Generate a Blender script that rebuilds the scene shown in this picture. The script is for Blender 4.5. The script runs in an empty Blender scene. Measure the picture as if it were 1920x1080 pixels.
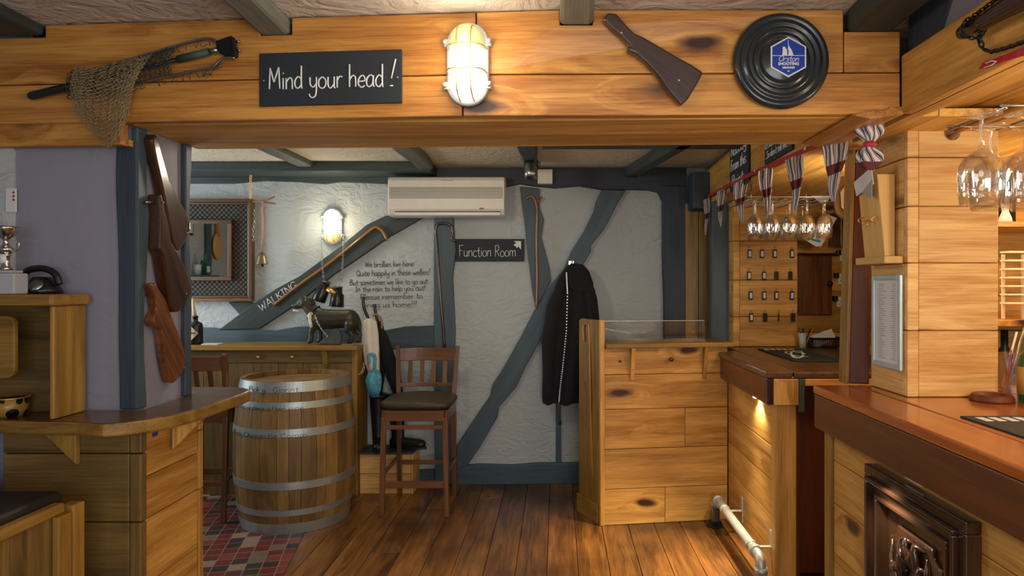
import bpy, math, random
from mathutils import Vector, Matrix
random.seed(7)
C = bpy.context.scene.collection
F, VX, VY, H = 1300.0, 1045.0, 533.0, 1.5      # focal length in px, vanishing point, eye height
# ---------------------------------------------------------------- camera
cd = bpy.data.cameras.new('camera'); cam = bpy.data.objects.new('camera', cd); C.objects.link(cam)
bpy.context.scene.camera = cam
cam.location = (0, 0, H); cam.rotation_euler = (math.pi/2, 0, 0)
cd.sensor_width = 36; cd.lens = F/1920*36; cd.clip_start = .05
cd.shift_x = -(VX-960)/1920; cd.shift_y = -(540-VY)/1920
# ---------------------------------------------------------------- colour management, world
S = bpy.context.scene
S.view_settings.view_transform = 'Standard'; S.view_settings.look = 'None'
S.view_settings.gamma = 1; S.view_settings.use_curve_mapping = False
S.view_settings.exposure = 0.0
W = bpy.data.worlds.new('world'); S.world = W; W.use_nodes = True
W.node_tree.nodes['Background'].inputs[0].default_value = (.72, .82, 1, 1)
W.node_tree.nodes['Background'].inputs[1].default_value = .5
def lamp(name, kind, loc, power, col, size=.1, aim=None, sy=None, spot=None, blend=.5):
    l = bpy.data.lights.new(name, kind); l.energy = power; l.color = col
    if kind == 'AREA':
        l.size = size
        if sy: l.shape = 'RECTANGLE'; l.size_y = sy
    else: l.shadow_soft_size = size
    if kind == 'SPOT': l.spot_size = math.radians(spot or 90); l.spot_blend = blend
    o = bpy.data.objects.new(name, l); C.objects.link(o); o.location = loc
    if aim: o.rotation_euler = (Vector(aim)-Vector(loc)).to_track_quat('-Z', 'Y').to_euler()
    return o
COOL = (.78, .88, 1); WARM = (1, .72, .42); MID = (1, .88, .72)
lamp('window_light', 'AREA', (.9, -2.9, 1.5), 80, (.9, .94, 1), 2.4, (.5, 3, 1.5), 1.6)
lamp('side_window_light', 'AREA', (-3.5, 4.45, 1.6), 27, (.84, .93, .97), .75, (0, 4.2, 1.2), 1.2)
lamp('room_lamp', 'POINT', (-.9, 3.4, 2.15), 18, (1, .88, .68), .12)
lamp('front_room_fill', 'POINT', (.35, .5, 1.45), 26, (1, .82, .58), .35)  # added fill at eye height to lift the beam's underside, no fitting here
lamp('front_ceiling_lamp', 'POINT', (-.35, 1.3, 2.12), 9, (1, .9, .78), .15)
lamp('bar_lamp', 'POINT', (1.75, 1.5, 1.72), 26, (1, .78, .48), .12)
lamp('bar_lamp', 'POINT', (2.35, 2.75, 1.95), 16, (1, .74, .40), .08)
lamp('bar_lamp', 'POINT', (1.5, 3.2, 1.8), 13, (1, .80, .50), .08)
# ---------------------------------------------------------------- colours and materials
def lin(h):
    r = [int(h[i:i+2], 16)/255 for i in (0, 2, 4)]
    return tuple(c/12.92 if c <= .04045 else ((c+.055)/1.055)**2.4 for c in r)+(1,)
M = {}
def newmat(name):
    m = bpy.data.materials.new(name); m.use_nodes = True; M[name] = m
    nt = m.node_tree; return m, nt.nodes, nt.links, nt.nodes['Principled BSDF']
def plain(name, col, rough=.5, metal=0, emit=0, trans=0, var=.06, bump=0, bscale=60, coat=0, alpha=None):
    m, N, L, b = newmat(name); c = lin(col)
    b.inputs['Roughness'].default_value = rough; b.inputs['Metallic'].default_value = metal
    b.inputs['Coat Weight'].default_value = coat
    b.inputs['Transmission Weight'].default_value = trans
    if trans: b.inputs['IOR'].default_value = 1.45; var = 0
    if emit:
        b.inputs['Emission Color'].default_value = c; b.inputs['Emission Strength'].default_value = emit; var = 0
    b.inputs['Base Color'].default_value = c
    if var:
        tc = N.new('ShaderNodeTexCoord'); n = N.new('ShaderNodeTexNoise'); n.inputs['Scale'].default_value = bscale*.25
        n.inputs['Detail'].default_value = 5
        L.new(tc.outputs['Object'], n.inputs['Vector'])
        mx = N.new('ShaderNodeMix'); mx.data_type = 'RGBA'
        mx.inputs[6].default_value = tuple(max(0, x*(1-var*3)) for x in c[:3])+(1,)
        mx.inputs[7].default_value = tuple(min(1, x*(1+var*3)) for x in c[:3])+(1,)
        L.new(n.outputs['Fac'], mx.inputs[0]); L.new(mx.outputs[2], b.inputs['Base Color'])
        if bump:
            n2 = N.new('ShaderNodeTexNoise'); n2.inputs['Scale'].default_value = bscale; n2.inputs['Detail'].default_value = 6
            L.new(tc.outputs['Object'], n2.inputs['Vector'])
            bp_ = N.new('ShaderNodeBump'); bp_.inputs['Strength'].default_value = bump; bp_.inputs['Distance'].default_value = .01
            L.new(n2.outputs['Fac'], bp_.inputs['Height']); L.new(bp_.outputs[0], b.inputs['Normal'])
    return m
def wood(name, light, dark, knot='3a1c08', rough=.5, knots=.5, sc=1.0, coat=0, contrast=1.0, bump=.25, wear=None):
    """solid wood driven by the 'gco' attribute (x along the grain) and 'rnd' (one value per board)"""
    m, N, L, b = newmat(name)
    at = N.new('ShaderNodeAttribute'); at.attribute_name = 'gco'
    rn = N.new('ShaderNodeAttribute'); rn.attribute_name = 'rnd'
    # knots
    mk = N.new('ShaderNodeMapping'); mk.inputs['Scale'].default_value = (2.1*sc, 5.5*sc, 5.5*sc)
    L.new(at.outputs['Vector'], mk.inputs[0])
    nd = N.new('ShaderNodeTexNoise'); nd.inputs['Scale'].default_value = 2.2; L.new(mk.outputs[0], nd.inputs['Vector'])
    ad = N.new('ShaderNodeMixRGB'); ad.blend_type = 'ADD'; ad.inputs[0].default_value = .25
    L.new(mk.outputs[0], ad.inputs[1]); L.new(nd.outputs['Color'], ad.inputs[2])
    vo = N.new('ShaderNodeTexVoronoi'); vo.inputs['Scale'].default_value = 1; L.new(ad.outputs[0], vo.inputs['Vector'])
    kr = N.new('ShaderNodeMapRange'); kr.inputs[1].default_value = .10; kr.inputs[2].default_value = .20
    kr.inputs[3].default_value = 1; kr.inputs[4].default_value = 0; L.new(vo.outputs['Distance'], kr.inputs[0])
    sp = N.new('ShaderNodeSeparateColor'); L.new(vo.outputs['Color'], sp.inputs[0])
    gt = N.new('ShaderNodeMath'); gt.operation = 'LESS_THAN'; gt.inputs[1].default_value = knots*.55; L.new(sp.outputs[0], gt.inputs[0])
    km = N.new('ShaderNodeMath'); km.operation = 'MULTIPLY'; L.new(kr.outputs[0], km.inputs[0]); L.new(gt.outputs[0], km.inputs[1])
    hal = N.new('ShaderNodeMapRange'); hal.inputs[1].default_value = .1; hal.inputs[2].default_value = .45
    hal.inputs[3].default_value = 1; hal.inputs[4].default_value = 0; L.new(vo.outputs['Distance'], hal.inputs[0])
    hm = N.new('ShaderNodeMath'); hm.operation = 'MULTIPLY'; L.new(hal.outputs[0], hm.inputs[0]); L.new(gt.outputs[0], hm.inputs[1])
    # grain
    mg = N.new('ShaderNodeMapping'); mg.inputs['Scale'].default_value = (1.3*sc, 15*sc, 15*sc); L.new(at.outputs['Vector'], mg.inputs[0])
    bend = N.new('ShaderNodeVectorMath'); bend.operation = 'MULTIPLY_ADD'
    L.new(hm.outputs[0], bend.inputs[0]); bend.inputs[1].default_value = (0, 1.4, 1.1); L.new(mg.outputs[0], bend.inputs[2])
    n1 = N.new('ShaderNodeTexNoise'); n1.inputs['Scale'].default_value = 1; n1.inputs['Detail'].default_value = 5
    n1.inputs['Roughness'].default_value = .6; n1.inputs['Distortion'].default_value = .5; L.new(bend.outputs[0], n1.inputs['Vector'])
    mf = N.new('ShaderNodeMapping'); mf.inputs['Scale'].default_value = (6*sc, 170*sc, 170*sc); L.new(at.outputs['Vector'], mf.inputs[0])
    n2 = N.new('ShaderNodeTexNoise'); n2.inputs['Scale'].default_value = 1; n2.inputs['Detail'].default_value = 3; L.new(mf.outputs[0], n2.inputs['Vector'])
    sm = N.new('ShaderNodeMath'); sm.operation = 'MULTIPLY_ADD'; sm.inputs[1].default_value = .35; L.new(n2.outputs['Fac'], sm.inputs[0])
    sc2 = N.new('ShaderNodeMath'); sc2.operation = 'MULTIPLY_ADD'; sc2.inputs[1].default_value = .8; sc2.inputs[2].default_value = 0; L.new(n1.outputs['Fac'], sc2.inputs[0])
    L.new(sc2.outputs[0], sm.inputs[2])
    cr = N.new('ShaderNodeValToRGB')
    w = .17/contrast
    cr.color_ramp.elements[0].position = .575-w; cr.color_ramp.elements[0].color = lin(dark)
    cr.color_ramp.elements[1].position = .575+w; cr.color_ramp.elements[1].color = lin(light)
    L.new(sm.outputs[0], cr.inputs[0])
    mr = N.new('ShaderNodeMapRange'); mr.inputs[3].default_value = .74; mr.inputs[4].default_value = 1.2; L.new(rn.outputs['Fac'], mr.inputs[0])
    hv = N.new('ShaderNodeHueSaturation'); L.new(mr.outputs[0], hv.inputs['Value']); L.new(cr.outputs[0], hv.inputs['Color'])
    hr = N.new('ShaderNodeMapRange'); hr.inputs[3].default_value = .49; hr.inputs[4].default_value = .51; L.new(sp.outputs[1], hr.inputs[0])
    mx = N.new('ShaderNodeMix'); mx.data_type = 'RGBA'; mx.inputs[7].default_value = lin(knot)
    L.new(hv.outputs[0], mx.inputs[6]); L.new(km.outputs[0], mx.inputs[0])
    out = mx.outputs[2]
    if wear:      # worn patches and stains with a shape of their own
        tc = N.new('ShaderNodeTexCoord'); nw = N.new('ShaderNodeTexNoise'); nw.inputs['Scale'].default_value = wear[1]; nw.inputs['Detail'].default_value = 7
        L.new(tc.outputs['Object'], nw.inputs['Vector'])
        r2 = N.new('ShaderNodeMapRange'); r2.inputs[1].default_value = .45; r2.inputs[2].default_value = .68; L.new(nw.outputs['Fac'], r2.inputs[0])
        m2 = N.new('ShaderNodeMix'); m2.data_type = 'RGBA'; m2.inputs[7].default_value = lin(wear[0])
        r3 = N.new('ShaderNodeMath'); r3.operation = 'MULTIPLY'; r3.inputs[1].default_value = wear[2]; L.new(r2.outputs[0], r3.inputs[0])
        L.new(out, m2.inputs[6]); L.new(r3.outputs[0], m2.inputs[0]); out = m2.outputs[2]
    L.new(out, b.inputs['Base Color'])
    b.inputs['Roughness'].default_value = rough; b.inputs['Coat Weight'].default_value = coat; b.inputs['Coat Roughness'].default_value = .15
    bu = N.new('ShaderNodeBump'); bu.inputs['Strength'].default_value = bump; bu.inputs['Distance'].default_value = .004
    L.new(sm.outputs[0], bu.inputs['Height']); L.new(bu.outputs[0], b.inputs['Normal'])
    return m
def plaster(name, col, col2, bump=.6, big=2.2, rough=.75):
    m, N, L, b = newmat(name)
    tc = N.new('ShaderNodeTexCoord')
    n0 = N.new('ShaderNodeTexNoise'); n0.inputs['Scale'].default_value = 1.1; n0.inputs['Detail'].default_value = 4; L.new(tc.outputs['Object'], n0.inputs['Vector'])
    mx = N.new('ShaderNodeMix'); mx.data_type = 'RGBA'; mx.inputs[6].default_value = lin(col); mx.inputs[7].default_value = lin(col2)
    L.new(n0.outputs['Fac'], mx.inputs[0]); L.new(mx.outputs[2], b.inputs['Base Color'])
    mp = N.new('ShaderNodeMapping'); mp.inputs['Scale'].default_value = (big, big, big*1.6); mp.inputs['Rotation'].default_value = (.2, .5, .3); L.new(tc.outputs['Object'], mp.inputs[0])
    n1 = N.new('ShaderNodeTexNoise'); n1.inputs['Scale'].default_value = 2.4; n1.inputs['Detail'].default_value = 5; n1.inputs['Distortion'].default_value = 2.6
    L.new(mp.outputs[0], n1.inputs['Vector'])
    n2 = N.new('ShaderNodeTexNoise'); n2.inputs['Scale'].default_value = 30; n2.inputs['Detail'].default_value = 4; n2.inputs['Distortion'].default_value = 1; L.new(tc.outputs['Object'], n2.inputs['Vector'])
    ml = N.new('ShaderNodeMath'); ml.operation = 'MULTIPLY_ADD'; ml.inputs[1].default_value = .18; L.new(n2.outputs['Fac'], ml.inputs[0]); L.new(n1.outputs['Fac'], ml.inputs[2])
    bu = N.new('ShaderNodeBump'); bu.inputs['Strength'].default_value = bump; bu.inputs['Distance'].default_value = .03
    L.new(ml.outputs[0], bu.inputs['Height']); L.new(bu.outputs[0], b.inputs['Normal'])
    b.inputs['Roughness'].default_value = rough
    return m
wood('pine', 'd3994b', '9d6022', rough=.45, knots=.9, coat=.1, contrast=1.25)
wood('pine_soffit', 'f2c268', 'c08a3a', rough=.62, knots=.5, contrast=1.2)
wood('pine_pale', 'e6bd7a', 'bd8640', rough=.5, knots=1.0, contrast=1.2)
wood('pine_panel', 'd6a254', '9c6c28', rough=.45, knots=.42, contrast=1.15)
wood('oak_old', '8c6e3a', '55401e', knot='2a1506', rough=.5, knots=.45)
wood('oak_gold', 'a98239', '6d4d1a', rough=.45, knots=.3)
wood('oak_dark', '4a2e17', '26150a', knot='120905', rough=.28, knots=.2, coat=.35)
wood('table_top', '6e4824', '382312', rough=.33, knots=.15, coat=.4)
wood('bar_top', 'bd6a2a', '8a4317', rough=.22, knots=.08, coat=.6, contrast=.8)
wood('bar_apron', '6e3c17', '47250b', rough=.4, knots=0, coat=.15, contrast=.7)
wood('mahogany', '6e3314', '451f0b', rough=.6, knots=0, coat=0, contrast=.8)
wood('stool_wood', '7f5330', '4c2e17', rough=.35, knots=0, coat=.3, contrast=.8)
wood('walnut', '553319', '27150a', rough=.28, knots=0, coat=.5, contrast=1.1)
wood('walnut_worn', '8a532b', '40200d', rough=.35, knots=0, coat=.3, contrast=1.2)
wood('dark_stock', '4d3833', '2a1c19', rough=.4, knots=0, coat=.2, contrast=.9)
wood('floor_wood', 'a06a32', '3f2611', knot='180c05', rough=.33, knots=.4, coat=.25, wear=('21150e', 1.3, .9))
wood('stave', '94733f', '5d4522', knot='2c1a0c', rough=.55, knots=.12, contrast=.9, wear=('40301c', 5, .35))
wood('cane', 'b07c3c', '7a4a1e', rough=.35, knots=0, coat=.4)
wood('pale_wood', 'efdfb8', 'd8bf8a', rough=.6, knots=0, contrast=.6)
wood('plywood', 'd9b26e', 'b78a48', rough=.55, knots=0, contrast=.6)
wood('timber_blue', '4a5f69', '2f3f48', knot='1c262c', rough=.55, knots=.05, contrast=.7, bump=.5)
wood('timber_dark', '43504f', '272f30', knot='14181a', rough=.6, knots=.05, contrast=.7, bump=.5)
wood('timber_navy', '3a4756', '232d38', knot='14181a', rough=.6, knots=.05, contrast=.7, bump=.5)
wood('timber_grey', '7b7f77', '4a5150', knot='14181a', rough=.6, knots=.05, contrast=1, bump=.5)
wood('frame_brown', '7a532c', '3c2612', rough=.4, knots=0, coat=.2)
wood('carved', '4a3122', '21150e', rough=.22, knots=0, coat=.5)
plaster('plaster_wall', 'b7bebf', 'a6aeb0', .55, 2.6)
plaster('plaster_lilac', '8f8e9d', '82828f', .1)
plaster('plaster_ceiling', 'e0d6c2', 'cfc3aa', .5, 3.2)
plaster('plaster_ceiling_front', 'd3ccc4', 'b9b0a8', .6, 3.0)
plain('chalkboard', '1f262e', .7, bump=.1)
plain('chalk', 'd8dcdc', .9, var=.02)
plain('ink', '24272c', .8, var=0)
plain('steel', '9aa0a2', .35, 1, bump=.05)
plain('hoop', 'a4acac', .42, .7, bump=.15, bscale=25)
plain('galv', 'b9bab2', .42, .55, bump=.15, bscale=40)
plain('brass', 'd8ab5e', .42, .85)
plain('dark_metal', '23262a', .4, .6)
plain('lamp_paint', 'b9c2c4', .45, .3)
plain('lamp_glass', 'fff0d6', .3, 0, emit=2.4)
plain('lamp_glass_top', 'f0c983', .3, 0, emit=.6)
plain('led', 'fff1d8', .3, 0, emit=40)
plain('white_plastic', 'e2dfd6', .4, var=.02)
plain('grey_plastic', '9b9a90', .5, var=.02)
plain('black_plastic', '15171a', .3, var=.03)
plain('black_rubber', '17191b', .42, bump=.08)
plain('disc_rubber', '20282b', .3, coat=.3)
plain('badge_blue', '1d3f9e', .35, var=.02)
plain('white_paint', 'dedfe2', .5, var=.02)
plain('fabric_black', '15161c', .95, bump=.5, bscale=220)
plain('seat_leather', '3b3320', .5, bump=.15, bscale=90)
plain('seat_dark', '1c1512', .6)
plain('net_cord', '8a7a58', .9, var=.1)
plain('net_dark', '2d3331', .9)
plain('green_tube', '2c4a3c', .6)
plain('red_ribbon', 'a3252a', .6)
plain('red_paint', 'b3121c', .25, coat=.4)
def thin_glass(name, tint, edge):
    m, N, L, b = newmat(name); out = N['Material Output']
    tr = N.new('ShaderNodeBsdfTransparent'); tr.inputs[0].default_value = tint
    gl = N.new('ShaderNodeBsdfGlossy'); gl.inputs['Roughness'].default_value = .03; gl.inputs['Color'].default_value = (1, 1, 1, 1)
    lw = N.new('ShaderNodeLayerWeight'); lw.inputs['Blend'].default_value = edge
    mr = N.new('ShaderNodeMapRange'); mr.inputs[3].default_value = .07; mr.inputs[4].default_value = .75; L.new(lw.outputs['Facing'], mr.inputs[0])
    mx = N.new('ShaderNodeMixShader'); L.new(mr.outputs[0], mx.inputs[0]); L.new(tr.outputs[0], mx.inputs[1]); L.new(gl.outputs[0], mx.inputs[2]); L.new(mx.outputs[0], out.inputs['Surface'])
thin_glass('glass', (.97, .975, .97, 1), .25)
plain('glass_green', '1f7a4a', .05, trans=.6)
plain('glass_frost', 'c9cdd2', .25, trans=.35)
plain('mirror', 'f0f3f3', .02, 1, var=0)
plain('silver', 'c9c6bd', .22, 1)
plain('paper', 'cfd0d4', .7, var=.02)
plain('paper_blue', '3e7fb0', .7)
plain('umbrella_white', 'dcd6cc', .7)
plain('umbrella_blue', '4f9db3', .5, var=.3, bscale=160)
plain('dog_fur', '302c1c', .45, var=.2, bump=.2, bscale=70)
plain('stone', '454a44', .8, bump=.6, bscale=40)
plain('label_cream', 'cfc8b4', .7)
plain('label_gold', 'b08a3e', .6)
plain('candle_wax', 'd3c08f', .5)
plain('rod_grey', 'b9b7b3', .3, .8)
plain('bell_metal', '8b7f66', .4, .9)
plain('pink', 'c08a80', .7)
plain('frame_silver', 'b9c6c6', .35, .3)
plain('wire_dark', '3a3733', .4, .8)
plain('backing_grey', '6d6a62', .9)
plain('blue_tape', '27388a', .6)
def flag_mat():
    m, N, L, b = newmat('flag_cloth')
    at = N.new('ShaderNodeAttribute'); at.attribute_name = 'gco'
    mp = N.new('ShaderNodeMapping'); mp.inputs['Rotation'].default_value = (0, 0, .16); L.new(at.outputs['Vector'], mp.inputs[0])
    wv = N.new('ShaderNodeTexWave'); wv.bands_direction = 'X'; wv.inputs['Scale'].default_value = 8.5; wv.inputs['Distortion'].default_value = 2.6; wv.inputs['Detail'].default_value = 0
    wv.inputs['Detail Scale'].default_value = 2
    L.new(mp.outputs[0], wv.inputs['Vector'])
    cr = N.new('ShaderNodeValToRGB'); cr.color_ramp.interpolation = 'CONSTANT'
    e = cr.color_ramp.elements; e[0].position = 0; e[0].color = lin('c9c4c4'); e[1].position = .34; e[1].color = lin('571c26')
    x = e.new(.62); x.color = lin('c9c4c4'); x = e.new(.8); x.color = lin('26304a')
    L.new(wv.outputs['Fac'], cr.inputs[0])
    sx = N.new('ShaderNodeSeparateXYZ'); L.new(at.outputs['Vector'], sx.inputs[0])
    g1 = N.new('ShaderNodeMath'); g1.operation = 'COMPARE'; g1.inputs[1].default_value = -.125; g1.inputs[2].default_value = .02; L.new(sx.outputs[1], g1.inputs[0])
    mx = N.new('ShaderNodeMix'); mx.data_type = 'RGBA'; mx.inputs[7].default_value = lin('571c26'); L.new(g1.outputs[0], mx.inputs[0]); L.new(cr.outputs[0], mx.inputs[6])
    L.new(mx.outputs[2], b.inputs['Base Color']); b.inputs['Roughness'].default_value = .7
flag_mat()
def floral_mat():
    m, N, L, b = newmat('floral')
    tc = N.new('ShaderNodeTexCoord'); v = N.new('ShaderNodeTexVoronoi'); v.inputs['Scale'].default_value = 60; L.new(tc.outputs['Object'], v.inputs['Vector'])
    lt = N.new('ShaderNodeMath'); lt.operation = 'LESS_THAN'; lt.inputs[1].default_value = .35; L.new(v.outputs['Distance'], lt.inputs[0])
    hs = N.new('ShaderNodeHueSaturation'); hs.inputs['Saturation'].default_value = .6; L.new(v.outputs['Color'], hs.inputs['Color'])
    mx = N.new('ShaderNodeMix'); mx.data_type = 'RGBA'; mx.inputs[6].default_value = lin('cfc8c0'); L.new(lt.outputs[0], mx.inputs[0]); L.new(hs.outputs[0], mx.inputs[7])
    L.new(mx.outputs[2], b.inputs['Base Color']); b.inputs['Roughness'].default_value = .7
floral_mat()
def spots_mat():
    m, N, L, b = newmat('spotted')
    tc = N.new('ShaderNodeTexCoord'); v = N.new('ShaderNodeTexVoronoi'); v.inputs['Scale'].default_value = 26; v.inputs['Randomness'].default_value = .3; L.new(tc.outputs['Object'], v.inputs['Vector'])
    lt = N.new('ShaderNodeMath'); lt.operation = 'LESS_THAN'; lt.inputs[1].default_value = .5; L.new(v.outputs['Distance'], lt.inputs[0])
    mx = N.new('ShaderNodeMix'); mx.data_type = 'RGBA'; mx.inputs[6].default_value = lin('96752f'); mx.inputs[7].default_value = lin('0f0e0d'); L.new(lt.outputs[0], mx.inputs[0])
    L.new(mx.outputs[2], b.inputs['Base Color']); b.inputs['Roughness'].default_value = .35
spots_mat()
def tile_mat():
    m, N, L, b = newmat('floor_tile')
    tc = N.new('ShaderNodeTexCoord'); mp = N.new('ShaderNodeMapping'); mp.inputs['Rotation'].default_value = (0, 0, math.radians(-13.5)); mp.inputs['Scale'].default_value = (12, 12, 1)
    L.new(tc.outputs['Object'], mp.inputs[0])
    fl = N.new('ShaderNodeVectorMath'); fl.operation = 'FLOOR'; fr = N.new('ShaderNodeVectorMath'); fr.operation = 'FRACTION'
    L.new(mp.outputs[0], fl.inputs[0]); L.new(mp.outputs[0], fr.inputs[0])
    sx0 = N.new('ShaderNodeSeparateXYZ'); L.new(fl.outputs[0], sx0.inputs[0])
    cb = N.new('ShaderNodeCombineXYZ'); L.new(sx0.outputs[0], cb.inputs[0]); L.new(sx0.outputs[1], cb.inputs[1])
    wn = N.new('ShaderNodeTexWhiteNoise'); wn.noise_dimensions = '2D'; L.new(cb.outputs[0], wn.inputs['Vector'])
    cr = N.new('ShaderNodeValToRGB'); cr.color_ramp.interpolation = 'CONSTANT'; e = cr.color_ramp.elements
    e[0].position = 0; e[0].color = lin('6b2a26'); e[1].position = .38; e[1].color = lin('3a2b2a')
    for p, c in ((.58, '7d3b2f'), (.74, '8f7a66'), (.84, '54302c'), (.93, '6c6258')):
        x = e.new(p); x.color = lin(c)
    L.new(wn.outputs['Value'], cr.inputs[0])
    sx = N.new('ShaderNodeSeparateXYZ'); L.new(fr.outputs[0], sx.inputs[0])
    def edge(i):
        a = N.new('ShaderNodeMath'); a.operation = 'SUBTRACT'; a.inputs[1].default_value = .5; L.new(sx.outputs[i], a.inputs[0])
        c = N.new('ShaderNodeMath'); c.operation = 'ABSOLUTE'; L.new(a.outputs[0], c.inputs[0]); return c
    mxx = N.new('ShaderNodeMath'); mxx.operation = 'MAXIMUM'; L.new(edge(0).outputs[0], mxx.inputs[0]); L.new(edge(1).outputs[0], mxx.inputs[1])
    gt = N.new('ShaderNodeMath'); gt.operation = 'GREATER_THAN'; gt.inputs[1].default_value = .465; L.new(mxx.outputs[0], gt.inputs[0])
    mx = N.new('ShaderNodeMix'); mx.data_type = 'RGBA'; mx.inputs[7].default_value = lin('857263'); L.new(gt.outputs[0], mx.inputs[0]); L.new(cr.outputs[0], mx.inputs[6])
    L.new(mx.outputs[2], b.inputs['Base Color']); b.inputs['Roughness'].default_value = .4
tile_mat()
# ---------------------------------------------------------------- mesh builder
def P(x, y, D): return Vector(((x-VX)*D/F, D, H+(VY-y)*D/F))
def PX(x, D): return (x-VX)*D/F
def PZ(y, D): return H+(VY-y)*D/F
AX = {'x': Vector((1, 0, 0)), 'y': Vector((0, 1, 0)), 'z': Vector((0, 0, 1))}
import bmesh
def fixmesh(me):
    bm = bmesh.new(); bm.from_mesh(me); bmesh.ops.recalc_face_normals(bm, faces=bm.faces); bm.to_mesh(me); bm.free()
class MB:
    def __init__(s): s.v = []; s.f = []; s.m = []; s.s = []; s.g = []; s.r = []
    def add(s, vs, fs, grain='x', mat=0, smooth=False, rnd=None, off=True):
        g = AX[grain] if isinstance(grain, str) else Vector(grain).normalized()
        a = Vector((0, 0, 1)) if abs(g.z) < .9 else Vector((1, 0, 0))
        b = g.cross(a).normalized(); c = g.cross(b)
        o = Vector((random.uniform(0, 40), random.uniform(0, 9), random.uniform(0, 9))) if off else Vector((0, 0, 0))
        r = random.random() if rnd is None else rnd
        n = len(s.v)
        for p in vs:
            p = Vector(p); s.v.append(p); s.g.append(Vector((p.dot(g), p.dot(b), p.dot(c)))+o); s.r.append(r)
        for f in fs: s.f.append([i+n for i in f]); s.m.append(mat); s.s.append(smooth)
        return s
    def box(s, x0, x1, y0, y1, z0, z1, grain='x', mat=0, rnd=None):
        vs = [(x, y, z) for z in (z0, z1) for y in (y0, y1) for x in (x0, x1)]
        return s.add(vs, [(0, 2, 3, 1), (4, 5, 7, 6), (0, 1, 5, 4), (2, 6, 7, 3), (0, 4, 6, 2), (1, 3, 7, 5)], grain, mat, rnd=rnd)
    def bar(s, a, b, w, h, up=(0, 0, 1), mat=0, rnd=None):
        a = Vector(a); b = Vector(b); d = (b-a).normalized(); u = Vector(up)
        l = d.cross(u).normalized()*w/2; t = l.cross(d).normalized()*h/2
        vs = [p+i*l+j*t for p in (a, b) for j in (-1, 1) for i in (-1, 1)]
        return s.add(vs, [(0, 2, 3, 1), (4, 5, 7, 6), (0, 1, 5, 4), (2, 6, 7, 3), (0, 4, 6, 2), (1, 3, 7, 5)], d, mat, rnd=rnd)
    def prism(s, pts, ext, grain='x', mat=0, rnd=None, smooth=False):
        n = len(pts); pts = [Vector(p) for p in pts]; e = Vector(ext)
        vs = pts+[p+e for p in pts]
        fs = [list(range(n))[::-1], list(range(n, 2*n))]+[(i, (i+1) % n, n+(i+1) % n, n+i) for i in range(n)]
        return s.add(vs, fs, grain, mat, rnd=rnd, smooth=smooth)
    def tube(s, pts, r, n=8, mat=0, smooth=True, caps=True, flat=None, rnd=None, grain=None):
        pts = [Vector(p) for p in pts]; m = len(pts)
        if not isinstance(r, (list, tuple)): r = [r]*m
        vs = []; up = None
        for i, p in enumerate(pts):
            t = (pts[min(i+1, m-1)]-pts[max(i-1, 0)])
            t = t.normalized() if t.length > 1e-9 else Vector((0, 0, 1))
            if up is None: up = Vector((0, 0, 1)) if abs(t.z) < .9 else Vector((0, 1, 0))
            a = t.cross(up)
            a = a.normalized() if a.length > 1e-6 else Vector((1, 0, 0))
            up = a.cross(t).normalized()
            for k in range(n):
                th = 2*math.pi*k/n; d = a*math.cos(th)+up*math.sin(th)
                if flat: d = Vector((d.x*flat[0], d.y*flat[1], d.z*flat[2]))
                vs.append(p+d*r[i])
        fs = [(i*n+k, i*n+(k+1) % n, (i+1)*n+(k+1) % n, (i+1)*n+k) for i in range(m-1) for k in range(n)]
        if caps: fs += [list(range(n))[::-1], list(range((m-1)*n, m*n))]
        return s.add(vs, fs, grain or (pts[-1]-pts[0] if (pts[-1]-pts[0]).length > 1e-6 else 'x'), mat, smooth, rnd)
    def lathe(s, prof, o=(0, 0, 0), axis='z', n=32, mat=0, smooth=True, rnd=None, rng=None):
        o = Vector(o); g = AX[axis] if isinstance(axis, str) else Vector(axis).normalized()
        a = Vector((0, 1, 0)) if abs(g.y) < .9 else Vector((1, 0, 0))
        a = (a-g*a.dot(g)).normalized(); b = g.cross(a)
        vs = []
        for r, h in prof:
            for k in range(n):
                th = 2*math.pi*k/n; vs.append(o+g*h+(a*math.cos(th)+b*math.sin(th))*max(r, 1e-4))
        fs = [(i*n+k, i*n+(k+1) % n, (i+1)*n+(k+1) % n, (i+1)*n+k) for i in range(len(prof)-1) for k in range(n)]
        if prof[0][0] < 1e-3 or True: fs.append(list(range(n))[::-1])
        if True: fs.append(list(range((len(prof)-1)*n, len(prof)*n)))
        return s.add(vs, fs, g, mat, smooth, rnd)
    def ell(s, c, r, rot=None, n=14, mat=0):
        c = Vector(c); vs = []; m = n//2+1
        R = rot or Matrix.Identity(3)
        for i in range(m):
            ph = math.pi*i/(m-1)
            for k in range(n):
                th = 2*math.pi*k/n
                vs.append(c+R @ Vector((r[0]*math.sin(ph)*math.cos(th), r[1]*math.sin(ph)*math.sin(th), r[2]*math.cos(ph))))
        fs = [(i*n+k, i*n+(k+1) % n, (i+1)*n+(k+1) % n, (i+1)*n+k) for i in range(m-1) for k in range(n)]
        return s.add(vs, fs, 'z', mat, True)
    def grid(s, fn, nu, nv, mat=0, smooth=True, co=None):
        n0 = len(s.v); vs = [fn(i/nu, j/nv) for j in range(nv+1) for i in range(nu+1)]
        s.add(vs, [(j*(nu+1)+i, j*(nu+1)+i+1, (j+1)*(nu+1)+i+1, (j+1)*(nu+1)+i) for j in range(nv) for i in range(nu)], 'x', mat, smooth)
        if co:
            k = 0
            for j in range(nv+1):
                for i in range(nu+1): s.g[n0+k] = Vector(co(i/nu, j/nv)); k += 1
        return s
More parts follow.
